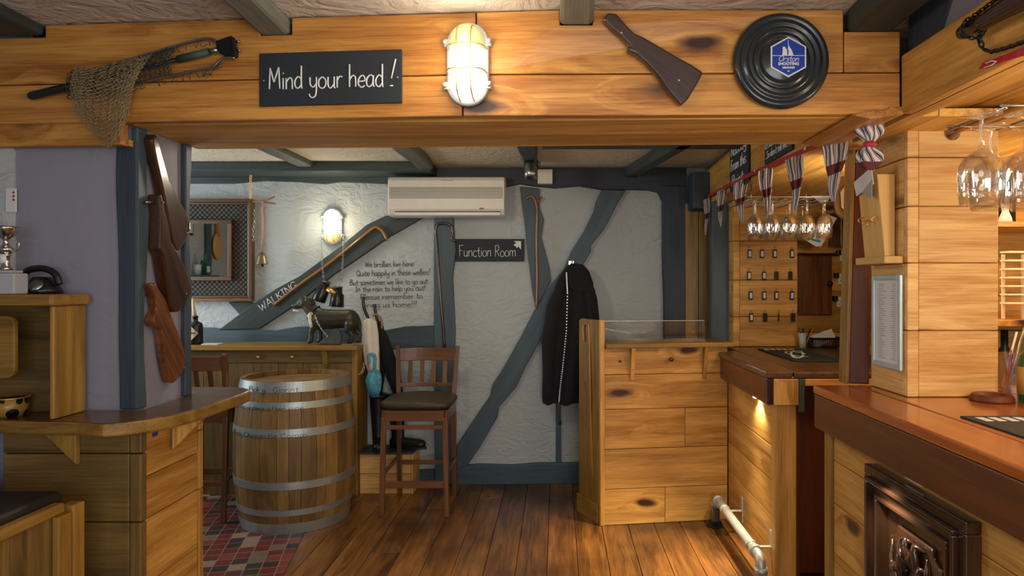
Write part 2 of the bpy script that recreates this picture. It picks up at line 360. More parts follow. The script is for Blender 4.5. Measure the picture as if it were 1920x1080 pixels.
    def build(s, name, mats, parent=None, bevel=0, seg=2, loc=None, kind=None, shear=None):
        me = bpy.data.meshes.new(name)
        L0 = Vector(loc) if loc is not None else Vector((0, 0, 0))
        vs = s.v if shear is None else [Vector((v.x, v.y+shear(v.x), v.z)) for v in s.v]
        me.from_pydata([tuple(v-L0) for v in vs], [], s.f)
        if isinstance(mats, (str,)): mats = [mats]
        for m in mats: me.materials.append(M[m])
        me.polygons.foreach_set('material_index', s.m); me.polygons.foreach_set('use_smooth', s.s)
        a = me.attributes.new('gco', 'FLOAT_VECTOR', 'POINT'); a.data.foreach_set('vector', [c for g in s.g for c in g])
        a = me.attributes.new('rnd', 'FLOAT', 'POINT'); a.data.foreach_set('value', s.r)
        me.validate(); me.update(); fixmesh(me)
        o = bpy.data.objects.new(name, me); C.objects.link(o); o.location = L0
        if parent is not None: o.parent = parent
        if bevel:
            b = o.modifiers.new('bevel', 'BEVEL'); b.width = bevel; b.segments = seg; b.limit_method = 'ANGLE'; b.angle_limit = math.radians(35)
        if kind: o['kind'] = kind
        return o
def fixnormals(o):
    import bmesh
    bm = bmesh.new(); bm.from_mesh(o.data); bmesh.ops.recalc_face_normals(bm, faces=bm.faces); bm.to_mesh(o.data); bm.free()
def tag(o, label, cat, group=None):
    o['label'] = label; o['category'] = cat
    if group: o['group'] = group
    return o
def thing(name, label, cat, loc=(0, 0, 0), rz=0, group=None):
    o = bpy.data.objects.new(name, None); C.objects.link(o); o.location = loc; o.rotation_euler = (0, 0, rz); o.empty_display_size = .05
    return tag(o, label, cat, group)
def part(mb, name, mats, root, **k):
    """mesh given in world coordinates, parented to an unrotated Empty"""
    o = mb.build(name, mats, root, **k); o.location = Vector(o.location)-root.location
    return o
def under(child, par_):       # make a part a sub-part of another part of the same thing
    child.parent = par_; child.location = child.location-par_.location
    return child
def kids(o): return [c for c in bpy.data.objects if c.parent == o]
def dup(root, loc, rz=None, label=None, group=None):
    def cp(o, par):
        c = o.copy(); C.objects.link(c); c.parent = par
        for k in kids(o): cp(k, c)
        return c
    src = kids(root); r = root.copy(); C.objects.link(r); r.location = loc
    for k in src: cp(k, r)
    if rz is not None: r.rotation_euler = (0, 0, rz)
    if label: r['label'] = label
    if group: r['group'] = group
    return r
ntrim = [0]
def trim(mb, mats, **k):
    ntrim[0] += 1
    return mb.build('trim_%d' % ntrim[0], mats, kind='structure', **k)
def catmull(pts, k=5):
    if len(pts) < 3: return pts
    q = [pts[0]]+list(pts)+[pts[-1]]; out = []
    for i in range(1, len(q)-2):
        p0, p1, p2, p3 = q[i-1:i+3]
        for j in range(k):
            t = j/k
            out.append(tuple(.5*((2*b)+(-a+c)*t+(2*a-5*b+4*c-d)*t*t+(-a+3*b-3*c+d)*t**3) for a, b, c, d in zip(p0, p1, p2, p3)))
    out.append(tuple(pts[-1])); return out
# ---------------------------------------------------------------- handwriting
G = {
'a': (5, [[4,4.6,2.5,5.2,.6,3.8,.4,1.2,1.8,0,3.6,1.4,4,4.6],[4,5,4,1,4.6,0]]), 'b': (5, [[.5,9.5,.5,0],[.5,3.4,2.4,5.2,4.2,3.6,4,1,2.2,0,.5,1.2]]),
'c': (4.4, [[4,4.2,2.4,5.2,.6,3.6,.6,1.2,2.2,0,4,.8]]), 'd': (5.2, [[4,4,2.2,5.2,.5,3.4,.6,1,2.2,0,4,1.6],[4,10,4,1,4.6,0]]),
'e': (4.6, [[.6,2.6,4,3,3.4,5,1.8,5,.5,3.2,.7,1,2.4,0,4,.8]]), 'f': (4, [[4,9,2.8,9.8,1.8,8.4,1.7,0],[.4,5,3.4,5.2]]),
'g': (5, [[4,4.6,2.5,5.2,.6,3.8,.6,1.6,2.2,.6,4,2],[4,5,4,-2,2.4,-3.6,.6,-2.8]]), 'h': (5, [[.6,10,.6,0],[.6,3.2,2.4,5,3.9,4,4,0]]),
'i': (2, [[.9,5,.9,0],[.8,7,1.1,7.3]]), 'j': (3, [[1.6,5,1.6,-2,0,-3.4],[1.5,7,1.8,7.3]]), 'k': (4.6, [[.6,9.5,.6,0],[3.8,5,.7,2.4],[1.6,3,4.2,0]]),
'l': (2, [[.9,10,.9,.6,1.4,0]]), 'm': (7.4, [[.6,5,.6,0],[.6,3.4,2,5,3.2,4.2,3.4,0],[3.4,3.4,5,5,6.2,4.2,6.4,0]]),
'n': (5, [[.6,5,.6,0],[.6,3.2,2.4,5,3.8,4.2,4,0]]), 'o': (5, [[2.4,5.1,.5,3.6,.6,1,2.4,0,4.2,1.2,4.2,3.8,2.4,5.1]]),
'p': (5, [[.6,5,.6,-3.6],[.6,3.6,2.4,5.2,4.2,3.6,4,1.2,2.2,.2,.6,1.2]]), 'q': (5, [[4,4.6,2.4,5.2,.6,3.6,.8,1,2.4,.2,4,1.4],[4,5,4,-3.6]]),
'r': (3.8, [[.6,5,.6,0],[.6,3,1.8,4.8,3.4,4.8]]), 's': (4, [[3.6,4.6,2,5.2,.6,4.2,1.4,2.9,3,2.2,3.4,.9,2,0,.4,.5]]),
't': (3.8, [[1.8,8,1.8,1,2.6,0,3.4,.4],[.3,5.2,3.6,5.4]]), 'u': (5, [[.6,5,.6,1.4,2,0,3.8,1.6],[4,5,4,.6,4.6,0]]),
'v': (4.4, [[.4,5,2,0],[2,0,4,5]]), 'w': (6.4, [[.4,5,1.6,0],[1.6,0,3,4],[3,4,4.4,0],[4.4,0,6,5]]), 'x': (4.4, [[.4,5,4,0],[4,5,.4,0]]),
'y': (5, [[.6,5,.8,1.8,2.4,.6,4,2],[4.2,5,4,-2,2.6,-4,.8,-3.6,.2,-2.4]]), 'z': (4.4, [[.5,5,4,5],[4,5,.4,0],[.4,0,4.2,0]]),
'M': (7.6, [[.8,0,1.2,9.4],[1.2,9.4,3.4,3],[3.4,3,6,9.6],[6,9.6,6.6,0]]), 'F': (5.4, [[1,9,1,0],[.2,9.2,5,9.6],[1,5,4,5.2]]),
'R': (6, [[1,0,1,9],[.4,9,3.4,9.6,4.8,7.6,3.6,5.2,1,4.6],[2.2,4.8,5.4,0]]), 'W': (7.6, [[.4,9,2,0],[2,0,3.8,7],[3.8,7,5.4,0],[5.4,0,7.2,9.2]]),
'Q': (6.4, [[3,9,.8,7,.6,2.6,3,0,5.4,2.6,5.2,7,3,9],[3.6,2.4,6,-.6]]), 'B': (6, [[1,0,1,9],[.6,9,4,9,4.6,6.6,1,4.8],[1,4.8,5,4,5,1,.6,0]]),
'I': (3.4, [[.4,9,3,9],[1.7,9,1.7,0],[.4,0,3,0]]), 'P': (5.6, [[1,0,1,9],[.6,9,4,9.2,5,7,3.6,4.6,1,4.4]]),
'A': (6.4, [[.4,0,3.2,9],[3.2,9,6,0],[1.4,3.4,5,3.4]]), 'L': (5.2, [[1,9,1,0],[1,0,4.8,.2]]), 'K': (6, [[1,9,1,0],[5,9,1,4],[2,5,5.6,0]]),
'N': (6.6, [[1,0,1,9],[1,9,5.6,0],[5.6,0,5.6,9]]), 'G': (6.4, [[5.4,7.6,3.4,9.2,.8,7,.6,2.6,3,0,5.4,1.6,5.6,4],[3.4,4,5.8,4]]),
'S': (5.4, [[5,8,3,9.2,1,7.6,2,5.2,4.4,4,4.8,1.4,2.8,0,.6,1]]), 'T': (6, [[.2,9,5.8,9.2],[3,9,3,0]]), 'O': (6.6, [[3.2,9,.8,7,.6,2.4,3.2,0,5.8,2.4,5.6,7,3.2,9]]),
'C': (6, [[5.4,7.4,3.4,9.2,.8,7,.6,2.4,3.2,0,5.4,1.4]]), 'H': (6.4, [[1,9,1,0],[5.4,9,5.4,0],[1,4.6,5.4,4.8]]), 'D': (6.4, [[1,0,1,9],[.6,9,4,8.6,5.6,5,4,.6,.6,0]]),
'!': (2.4, [[1.6,10.4,1,3.2],[.8,.4,1.1,.8]]), '.': (2, [[.8,.1,1.1,.5]]), "'": (1.6, [[.8,9.6,.6,8]]), ' ': (3, []), '&': (6, [[5,0,1.4,6,2.6,8,3.8,6.4,.8,2.4,2.2,0,5,3]]),
'2': (5, [[.6,7,2.6,9,4.2,7,.6,0],[.6,0,4.6,0]]), '1': (3, [[1,7,2,9],[2,9,2,0]]), '/': (4, [[.4,0,3.6,9]]), ',': (2, [[1,.6,.6,-1.4]]), '?': (4, [[.6,7,2.4,9,3.8,7,2,4.4,2,2.6],[1.9,.2,2.1,.6]])}
def twidth(t): return sum(G.get(c, (5, []))[0] for c in t)/10
def write(mb, text, o, u, v, h, wgt, nrm, width=None, slant=.05, mat=0, jit=.02):
    """single-stroke handwriting; o = left end of the baseline, u/v = unit directions, h = cap height"""
    o = Vector(o); u = Vector(u).normalized(); v = Vector(v).normalized(); nrm = Vector(nrm).normalized()
    k = 1 if width is None else width/(twidth(text)*h)
    x = 0
    for ch in text:
        w, st = G.get(ch, (5, []))
        dy = random.uniform(-jit, jit)
        for s_ in st:
            pts = [(s_[i]/10, s_[i+1]/10) for i in range(0, len(s_), 2)]
            pts = catmull(pts, 4)
            mb.tube([o+u*((x+px+py*slant)*h*k)+v*((py+dy)*h)+nrm*wgt*.2 for px, py in pts], wgt, 5, mat, flat=None)
        x += w/10
    return x*h*k
# ================================================================ ROOM SHELL
ZC, ZB = 2.375, 2.04
def bD(X): return 2.2 + .075*max(0, -X)            # front plane of the big beam (its left half is slightly turned)
def bpt(x, y, off=0.0):
    D = 2.2/(1+.075*min(0, x-VX)*-1/F*-1) if x < VX else 2.2
    D -= off; return P(x, y, D)
SH = lambda x: .075*max(0, -x)
# floor: boards running away from the camera
mb = MB(); x = -2.2
while x < 3.05:
    y = -3.4 + random.uniform(-1.5, 0)
    while y < 5.3:
        l = random.uniform(1.6, 3.2); a, b_ = max(y, -3.4), min(y+l, 5.3)
        if b_-a > .05: mb.box(x+.0015, x+.1635, a+.001, b_-.001, -.03, 0, 'y')
        y += l
    x += .165
mb.build('floor', ['floor_wood'], kind='structure', bevel=.0015, seg=1)
mb = MB(); mb.box(-3.7, 3.1, -3.5, 5.5, -.12, -.031); mb.build('floor', ['timber_dark'], kind='structure')
mb = MB()
mb.prism([(-3.7, -.5, 0), (-.85, -.5, 0), (-1.40, 3.5, 0), (-1.516, 4.15, 0), (-1.75, 4.45, 0), (-1.9, 5.25, 0), (-3.7, 5.25, 0)], (0, 0, .004), mat=0)
mb.build('floor', ['floor_tile'], kind='structure')
# ceilings
mb = MB(); mb.box(-3.7, 3.1, 2.5, 5.5, ZC, ZC+.1); mb.build('ceiling', ['plaster_ceiling'], kind='structure')
mb = MB(); mb.box(-3.7, 3.1, -3.5, 2.5, ZC, ZC+.1); mb.build('ceiling', ['plaster_ceiling_front'], kind='structure')
# walls
mb = MB(); mb.box(-3.7, 3.1, 5.24, 5.44, 0, ZC); mb.build('wall_back', ['plaster_wall'], kind='structure')
mb = MB(); mb.box(-3.7, -3.6, 2.5, 5.24, 0, ZC); mb.build('wall_far_left', ['plaster_wall'], kind='structure')
mb = MB(); mb.box(-2.05, -1.95, -3.4, 2.384, 0, ZC); mb.build('wall_left', ['plaster_lilac'], kind='structure')
mb = MB(); mb.box(3.0, 3.1, -3.4, 5.24, 0, ZC); mb.build('wall_right', ['plaster_lilac'], kind='structure')
mb = MB(); mb.box(-3.7, 3.1, -3.5, -3.4, 0, ZC); mb.build('wall_front', ['plaster_lilac'], kind='structure')
# left pillar between the rooms
mb = MB(); mb.box(-3.6, -1.445, 2.385, 2.68, 0, ZC); mb.build('wall_pillar', ['plaster_lilac'], kind='structure')
mb = MB(); mb.box(-1.949, -1.862, 2.374, 2.384, 1.07, 1.965); mb.build('wall_left_panel', ['plaster_wall'], kind='structure')
def wavy_post(x0, x1, y0, y1, z0, z1, amp, side, matn='timber_blue', n=26, seed=0, grain='z'):
    """upright timber whose one edge wanders"""
    rr = random.Random(seed); ph = rr.uniform(0, 6)
    mb = MB(); w = lambda z: amp*(math.sin(z*5.2+ph)*.6+math.sin(z*11+ph*2)*.35)
    A = []; B = []
    for i in range(n+1):
        z = z0+(z1-z0)*i/n
        A.append((x0+(w(z) if side in 'lb' else 0), y0, z)); B.append((x1+(w(z+.4) if side in 'rb' else 0), y0, z))
    mb.prism(A+B[::-1], (0, y1-y0, 0), grain); return mb
# corner timbers of the pillar (front corner and far corner of its right face)
def side_post(D0, D1, x0, x1, z0, z1, seed, amp):
    rr = random.Random(seed); ph = rr.uniform(0, 6); mb = MB(); n = 26
    w = lambda z: amp*(math.sin(z*5.6+ph)*.6+math.sin(z*12+ph*2)*.4)
    A = [(x0, D0, z0+(z1-z0)*i/n) for i in range(n+1)]
    B = [(x0, D1+w(z0+(z1-z0)*i/n), z0+(z1-z0)*i/n) for i in range(n+1)]
    mb.prism(A+B[::-1], (x1-x0, 0, 0), 'z'); return mb
trim(wavy_post(-1.505, -1.437, 2.372, 2.40, 1.07, 1.99, .008, 'l', seed=3), 'timber_navy', bevel=.006)
trim(side_post(2.375, 2.425, -1.46, -1.436, 1.07, ZB, 5, .014), 'timber_blue', bevel=.005)
trim(side_post(2.66, 2.70, -1.46, -1.425, 1.07, ZB, 8, .014), 'timber_navy', bevel=.005)
trim(MB().box(-1.47, -1.43, 2.675, 2.70, 1.07, ZB, 'z'), 'timber_blue', bevel=.006)
# ---- the big beam
mb = MB()
jx = [(-1.9, -1.72), (-.975, -.868), (.008, .113)]            # notches for the joists
zt, zm = ZC-.004, 2.172
def course(pts, r): mb.prism([(x, 2.2, z) for x, z in pts], (0, .04, 0), 'x', rnd=r)
course([(-1.95, zm+.0015), (-.262, zm+.0015), (-.262, zt), (-.868, zt), (-.868, 2.316), (-.975, 2.316), (-.975, zt), (-1.72, zt), (-1.72, 2.33), (-1.95, 2.33)], .3)
course([(-.258, zm+.0015), (.908, zm+.0015), (.908, zt), (.113, zt), (.113, 2.323), (.008, 2.323), (.008, zt), (-.258, zt)], .6)
mb.box(.911, 1.088, 2.2, 2.24, zm+.0015, 2.302, 'x', rnd=.4)
mb.box(-1.98, -.306, 2.2, 2.24, ZB, zm-.0015, 'x', rnd=.5); mb.box(-.302, 1.088, 2.2, 2.24, ZB, zm-.0015, 'x', rnd=.75)
mb.box(-1.98, -1.452, 2.2, 2.24, 1.965, ZB, 'x', rnd=.3)
trim(mb, 'pine', bevel=.004, shear=SH)
mb = MB()                                                   # boards under the beam
mb.box(-1.44, 1.09, 2.243, 2.44, ZB, ZB+.03, 'x', rnd=.5); mb.box(-1.44, 1.09, 2.443, 2.64, ZB, ZB+.03, 'x', rnd=.2)
mb.box(-1.44, 1.09, 2.643, 2.665, ZB, ZC, 'x', rnd=.5)
trim(mb, 'pine_soffit', bevel=.002, shear=SH)
mb = MB(); mb.box(-1.98, 1.09, 2.245, 2.64, ZB+.04, ZC, 'x'); trim(mb, 'timber_dark', shear=SH)
mb = MB(); mb.box(-1.98, -1.452, 2.243, 2.38, 1.97, 1.99, 'x', rnd=.4); trim(mb, 'pine_soffit', shear=SH)
# moulded boards where the beam meets the gantry
mb = MB(); mb.prism([(.93, 2.19, 2.035), (1.0, 2.19, 2.05), (1.045, 2.19, 2.052), (1.052, 2.19, 2.062), (1.10, 2.19, 2.062), (1.10, 2.19, 2.04), (.99, 2.19, 2.022)], (0, .45, 0), 'y')
trim(mb, 'pine', bevel=.002)
# ---- ceiling joists, front room
def joist(x0, x1, y0, y1, zb, matn, seed, sheared=False):
    rr = random.Random(seed); n = 14; mb = MB(); A = []; B = []
    for i in range(n+1):
        y = y0+(y1-y0)*i/n; A.append((x0+.008*math.sin(y*7+seed), y, zb)); B.append((x1+.008*math.sin(y*6+seed*2), y, zb))
    mb.prism(A+B[::-1], (0, 0, ZC-zb), 'y'); return trim(mb, matn, bevel=.014)
joist(-1.98, -1.725, -3.3, 2.34, 2.335, 'timber_dark', 1)
joist(-.972, -.87, -3.3, 2.29, 2.318, 'timber_grey', 2)
joist(.01, .111, -3.3, 2.215, 2.325, 'timber_grey', 3)
joist(.915, 1.06, -3.3, 2.215, 2.302, 'timber_dark', 4)
# ---- back room joists and wall plate
joist(-1.86, -1.745, 2.67, 4.95, 2.335, 'timber_grey', 5)
joist(-1.0, -.88, 2.67, 4.95, 2.32, 'timber_grey', 6)
joist(-.235, -.13, 2.67, 4.95, 2.31, 'timber_dark', 7)
mb = MB(); mb.prism([(.70, 4.0, 2.3), (.79, 4.0, 2.3), (.93, 2.67, 2.3), (.82, 2.67, 2.3)], (0, 0, ZC-2.3), 'y'); mb.prism([(.50, 5.2, 2.3), (.60, 5.2, 2.3), (.79, 4.0, 2.3), (.70, 4.0, 2.3)], (0, 0, ZC-2.3), 'y'); trim(mb, 'timber_dark', bevel=.012)
mb = MB(); mb.box(-.1, 1.09, 3.95, 4.12, 2.30, ZC, 'x'); trim(mb, 'timber_dark', bevel=.012)
mb = MB(); mb.box(-3.6, -.9, 4.93, 5.24, 2.305, ZC, 'x'); trim(mb, 'timber_dark', bevel=.01)
# ---- timbers on the back wall
WB = 5.24
def wallpoly(pts, matn, th=.03, grain='x', bev=.006):
    mb = MB(); mb.prism([P(x, y, WB) for x, y in pts][::-1], (0, -th, 0), grain)
    o = trim(mb, matn, bevel=bev); fixnormals(o); return o
wallpoly([(805, 308), (1285, 312), (1285, 352), (1243, 357), (1240, 378), (1232, 362), (1215, 358), (1180, 357), (1128, 357), (1085, 350), (1040, 354), (1000, 350), (975, 346), (948, 352), (850, 352), (805, 352)], 'timber_navy', .05)
wallpoly([(340, 345), (440, 345), (500, 340), (560, 342), (610, 346), (640, 342), (730, 346), (730, 325), (340, 325)], 'timber_dark', .012)
wallpoly([(815, 400), (852, 400), (852, 430), (856, 470), (850, 520), (852, 560), (855, 620), (852, 700), (856, 780), (855, 905), (817, 905), (815, 700)], 'timber_blue', .04, 'z')
wallpoly([(975, 351), (1012, 354), (1012, 390), (1020, 412), (1015, 445), (1022, 470), (1030, 500), (1033, 527), (1015, 560), (1004, 578), (998, 545), (990, 480), (985, 430)], 'timber_blue', .03, 'z')
wallpoly([(1128, 357), (1173, 358), (1157, 383), (1142, 413), (1130, 433), (1108, 460), (1107, 473), (1093, 497), (1060, 560), (1022, 618), (1010, 643), (985, 688), (969, 724), (937, 761), (933, 781), (900, 838), (878, 870), (857, 878), (857, 835), (900, 769), (920, 741), (924, 720), (945, 688), (977, 631), (1002, 582), (1034, 533), (1057, 504), (1070, 473), (1093, 437), (1113, 397), (1117, 380)], 'timber_blue', .045, (.5, 0, .86))
wallpoly([(1240, 350), (1285, 350), (1285, 640), (1243, 640), (1243, 560), (1240, 480)], 'timber_navy', .06, 'z')
wallpoly([(856, 872), (900, 868), (960, 870), (1010, 866), (1060, 866), (1140, 864), (1140, 905), (856, 907)], 'timber_blue', .035)
wallpoly([(765, 880), (816, 878), (816, 905), (765, 905)], 'timber_blue', .035)
wallpoly([(690, 625), (760, 612), (816, 610), (816, 652), (690, 655)], 'timber_blue', .03)
wallpoly([(340, 613), (400, 614), (440, 618), (480, 618), (520, 619), (560, 612), (600, 612), (690, 622), (690, 650), (340, 650)], 'timber_blue', .03)
wallpoly([(414, 618), (450, 591), (484, 566), (522, 541), (565, 518), (640, 463), (690, 422), (726, 405), (800, 406), (735, 443), (664, 492), (630, 514), (560, 570), (490, 616)], 'timber_dark', .04, (.8, 0, .6))
wallpoly([(430, 566), (475, 566), (482, 578), (456, 594)], 'timber_dark', .025)
# base strip and thin cable duct
mb = MB(); mb.box(PX(1042, WB), PX(1052, WB), 5.215, 5.24, .42*0+.12, .6, 'z'); trim(mb, 'timber_blue', bevel=.003)
# planked end of the back wall, right of the dark post
mb = MB()
for i, (a, b_) in enumerate(((.955, 1.05), (1.053, 1.16), (1.163, 1.3))): mb.box(a, b_, 5.16, 5.19, .9, 2.1, 'z', rnd=.4)
trim(mb, 'oak_gold', bevel=.003)
mb = MB(); mb.box(1.09, 1.235, 4.9, 5.0, 1.08, 2.09, 'z'); trim(mb, 'timber_blue', bevel=.012)
mb = MB(); mb.box(.97, 1.16, 4.95, 5.15, 2.04, 2.30, 'x'); trim(mb, 'timber_navy', bevel=.01)
# ---- gantry over the bar in the far room
mb = MB()
mb.prism([(1.09, 2.67, 2.08), (1.09, 5.1, 2.08), (1.09, 5.1, 2.33), (1.09, 2.67, ZC)], (.04, 0, 0), 'y', rnd=.4)
trim(mb, 'pine_panel', bevel=.004)
mb = MB(); ys = [1.131+.19*i for i in range(10)]
for i in range(9): mb.box(ys[i]+.001, ys[i+1]-.001, 2.4, 5.1, 2.082, 2.11, 'y', rnd=random.uniform(.2, .6))
trim(mb, 'pine_soffit', bevel=.002)
# ---- near gantry beam over the near bar
mb = MB(); mb.box(1.09, 1.13, -1.0, 2.2, ZB, 2.225, 'y', rnd=.7); trim(mb, 'pine_panel', bevel=.006)
mb = MB()
pr = [(1.131, ZB), (1.2, 2.055), (1.27, 2.085), (1.35, 2.115), (1.5, 2.13), (2.98, 2.13)]
for (xa, za), (xb, zb_) in zip(pr, pr[1:]):
    mb.add([(xa, -1, za), (xb, -1, zb_), (xb, 2.66, zb_), (xa, 2.66, za), (xa, -1, za+.02), (xb, -1, zb_+.02), (xb, 2.66, zb_+.02), (xa, 2.66, za+.02)],
           [(0, 1, 2, 3), (7, 6, 5, 4), (0, 4, 5, 1), (2, 6, 7, 3), (0, 3, 7, 4), (1, 5, 6, 2)], 'y', rnd=.55)
trim(mb, 'pine_panel')
mb = MB(); mb.box(1.125, 1.3, -1.0, 2.2, 2.225, ZC); mb.build('wall_bulkhead', ['plaster_lilac'], kind='structure')
mb = MB(); mb.prism([(1.12, 2.03, 2.225), (1.12, 2.2, 2.225), (1.12, 2.2, ZC), (1.12, 1.92, ZC)], (-.006, 0, 0), 'z'); trim(mb, 'timber_navy')
# ---- planked pillar standing on the near bar
def plank_pillar(x0, x1, y0, y1, zs, matn, post=.045, seams_side=None):
    mb = MB()
    for a, b_ in zip(zs, zs[1:]):
        r = random.uniform(.35, .8)
        mb.box(x0+post, x1, y0, y0+.025, a+.0015, b_-.0015, 'x', rnd=r)
        mb.box(x0+.001, x0+post-.001, y0-.002, y0+.028, a+.0015, b_-.0015, 'x', rnd=r+.15)
        mb.box(x0, x0+.025, y0+.029, y1, a+.0015, b_-.0015, 'y', rnd=r-.1)
        mb.box(x1-.025, x1-.001, y0+.026, y1, a+.0015, b_-.0015, 'y', rnd=r-.1)
    mb.box(x0+.02, x1-.02, y0+.02, y1-.01, zs[0], zs[-1], 'z', rnd=.1)
    return mb
trim(plank_pillar(1.33, 1.678, 2.637, 2.94, [1.07, PZ(620, 2.637), PZ(493, 2.637), PZ(387, 2.637), PZ(295, 2.637), 2.128], 'pine_pale'), 'pine_pale', bevel=.004)
mb = MB(); mb.prism([(1.262, 3.0, 1.07), (1.342, 2.98, 1.07), (1.355, 2.98, 2.1), (1.29, 3.0, 2.1)], (0, .07, 0), 'z'); trim(mb, 'mahogany', bevel=.005)
mb = MB(); mb.prism([(1.246, 2.995, 1.07), (1.261, 2.995, 1.07), (1.289, 2.995, 2.1), (1.276, 2.995, 2.1)], (0, .08, 0), 'z', rnd=.6); trim(mb, 'oak_gold', bevel=.003)
# ---- planked pillar with the key hooks on the far bar
trim(plank_pillar(1.213, 1.655, 4.78, 5.05, [1.07, PZ(594, 4.78), PZ(525, 4.78), PZ(452, 4.78), 2.08], 'pine_panel'), 'pine_panel', bevel=.004)
# ---- planked wall behind the far bar
mb = MB(); zz = [.0, .3, .6, .9, PZ(623, 5.0), PZ(546, 5.0), PZ(475, 5.0), 1.93, 2.1]
for a, b_ in zip(zz, zz[1:]): mb.box(1.66, 2.98, 5.0, 5.03, a+.002, b_-.002, 'x')
trim(mb, 'pine_panel', bevel=.003)
# ---- back bar wall seen beyond the near pillar
mb = MB()
for i in range(12): mb.box(1.75, 2.99, 3.62, 3.65, i*.18+.002, i*.18+.178, 'x')
trim(mb, 'pine_panel', bevel=.003)
# ================================================================ LARGE OBJECTS
# ---- near bar
bar = thing('bar_counter', 'long near bar with glossy reddish-brown top and deep dark apron, on the right', 'bar counter', (1.09, 1.8, 0))
mb = MB(); mb.box(1.09, 1.268, .4, 2.96, 1.035, 1.07, 'y', rnd=.6); mb.box(1.272, 2.2, .4, 2.96, 1.035, 1.07, 'y', rnd=.45)
part(mb, 'countertop', ['bar_top'], bar, bevel=.008)
part(MB().box(1.094, 1.125, .4, 2.955, .892, 1.034, 'y', rnd=.6), 'apron', ['bar_apron'], bar, bevel=.006)
part(MB().box(1.098, 1.40, 2.925, 2.957, .892, 1.034, 'x', rnd=.6), 'end_board', ['bar_apron'], bar, bevel=.004)
part(MB().box(1.127, 1.17, 2.86, 2.93, 0, .89, 'z', rnd=.6), 'corner_post', ['oak_gold'], bar, bevel=.006)
mb = MB(); zs = [0, .19, .395, .60, .775, .89]
for a, b_ in zip(zs, zs[1:]): mb.box(1.14, 1.165, .4, 2.858, a+.0015, b_-.0015, 'y', rnd=random.uniform(.3, .6))
mb.box(1.172, 2.2, 2.90, 2.925, 0, .89, 'z'); part(mb, 'plank_front', ['pine_panel'], bar, bevel=.003)
for y in (2.2, 1.3):
    o = part(MB().box(1.128, 1.138, y-.05, y+.05, .872, .888), 'downlight', ['white_plastic'], bar)
# carved antique panel fixed to the bar front
cp = thing('carved_panel', 'dark carved antique wood panel of fruit and leaves on the near bar front', 'carved panel', (1.10, 2.17, .3))
X0 = 1.14; y0, y1, z0, z1 = 1.86, 2.475, -.02, .862
mb = MB()
for (d, w0, w1) in ((.045, 0, .035), (.062, .035, .05), (.038, .05, .085), (.05, .085, .1)):
    for a in ((y0+w0, y1-w0, z1-w1, z1-w0), (y0+w0, y1-w0, z0+w0, z0+w1)): mb.box(X0-d, X0, a[0], a[1], a[2], a[3], 'y')
    for a in ((y0+w0, y0+w1, z0+w1, z1-w1), (y1-w1, y1-w0, z0+w1, z1-w1)): mb.box(X0-d, X0, a[0], a[1], a[2], a[3], 'z')
part(mb, 'frame', ['carved'], cp, bevel=.004)
part(MB().box(X0-.012, X0, y0+.09, y1-.09, z0+.09, z1-.09, 'z'), 'back_board', ['carved'], cp)
ya, yb, za, zb_, c = y0+.15, y1-.15, .06, z1-.15, .05
sh_ = [(ya+c, za), (yb-c, za), (yb-c*.9, za+c*.6), (yb-c*.4, za+c*.9), (yb, za+c), (yb, zb_-c), (yb-c*.4, zb_-c*.9), (yb-c*.9, zb_-c*.6), (yb-c, zb_), (ya+c, zb_), (ya+c*.9, zb_-c*.6), (ya+c*.4, zb_-c*.9), (ya, zb_-c), (ya, za+c), (ya+c*.4, za+c*.9), (ya+c*.9, za+c*.6)]
mb = MB(); mb.prism([(X0-.012, y, z) for y, z in sh_], (-.014, 0, 0), 'z'); o = part(mb, 'raised_field', ['carved'], cp, bevel=.006, seg=3); fixnormals(o)
mb = MB(); rr = random.Random(4); cy, cz = (ya+yb)/2, zb_-.20
for i in range(26):         # clustered fruit
    a = rr.uniform(0, 6.28); r = rr.uniform(0, .075)
    mb.ell((X0-.034, cy+r*math.cos(a), cz+r*1.1*math.sin(a)-.02), (.016, rr.uniform(.013, .024), rr.uniform(.013, .024)), n=10)
for i in range(24):         # leaves and scrolls around it
    a = i/24*6.28+rr.uniform(-.1, .1); r0, r1 = .07, rr.uniform(.14, .2)
    pts = []
    for k in range(7):
        t = k/6; r = r0+(r1-r0)*t; aa = a+.7*math.sin(t*2.5)*(1 if i % 2 else -1)
        pts.append((X0-.030-.012*math.sin(t*3.1), min(max(cy+r*math.cos(aa)*.75, ya+.015), yb-.015), min(cz+r*math.sin(aa)*1.35, zb_-.02)))
    mb.tube(pts, [.005, .010, .014, .013, .011, .008, .003], 7)
for i in range(10):
    a = i*.63; mb.ell((X0-.030, cy+.085*math.cos(a), cz-.2+.09*math.sin(a)), (.014, .025, .015), n=8)
part(mb, 'carved_fruit', ['carved'], cp)
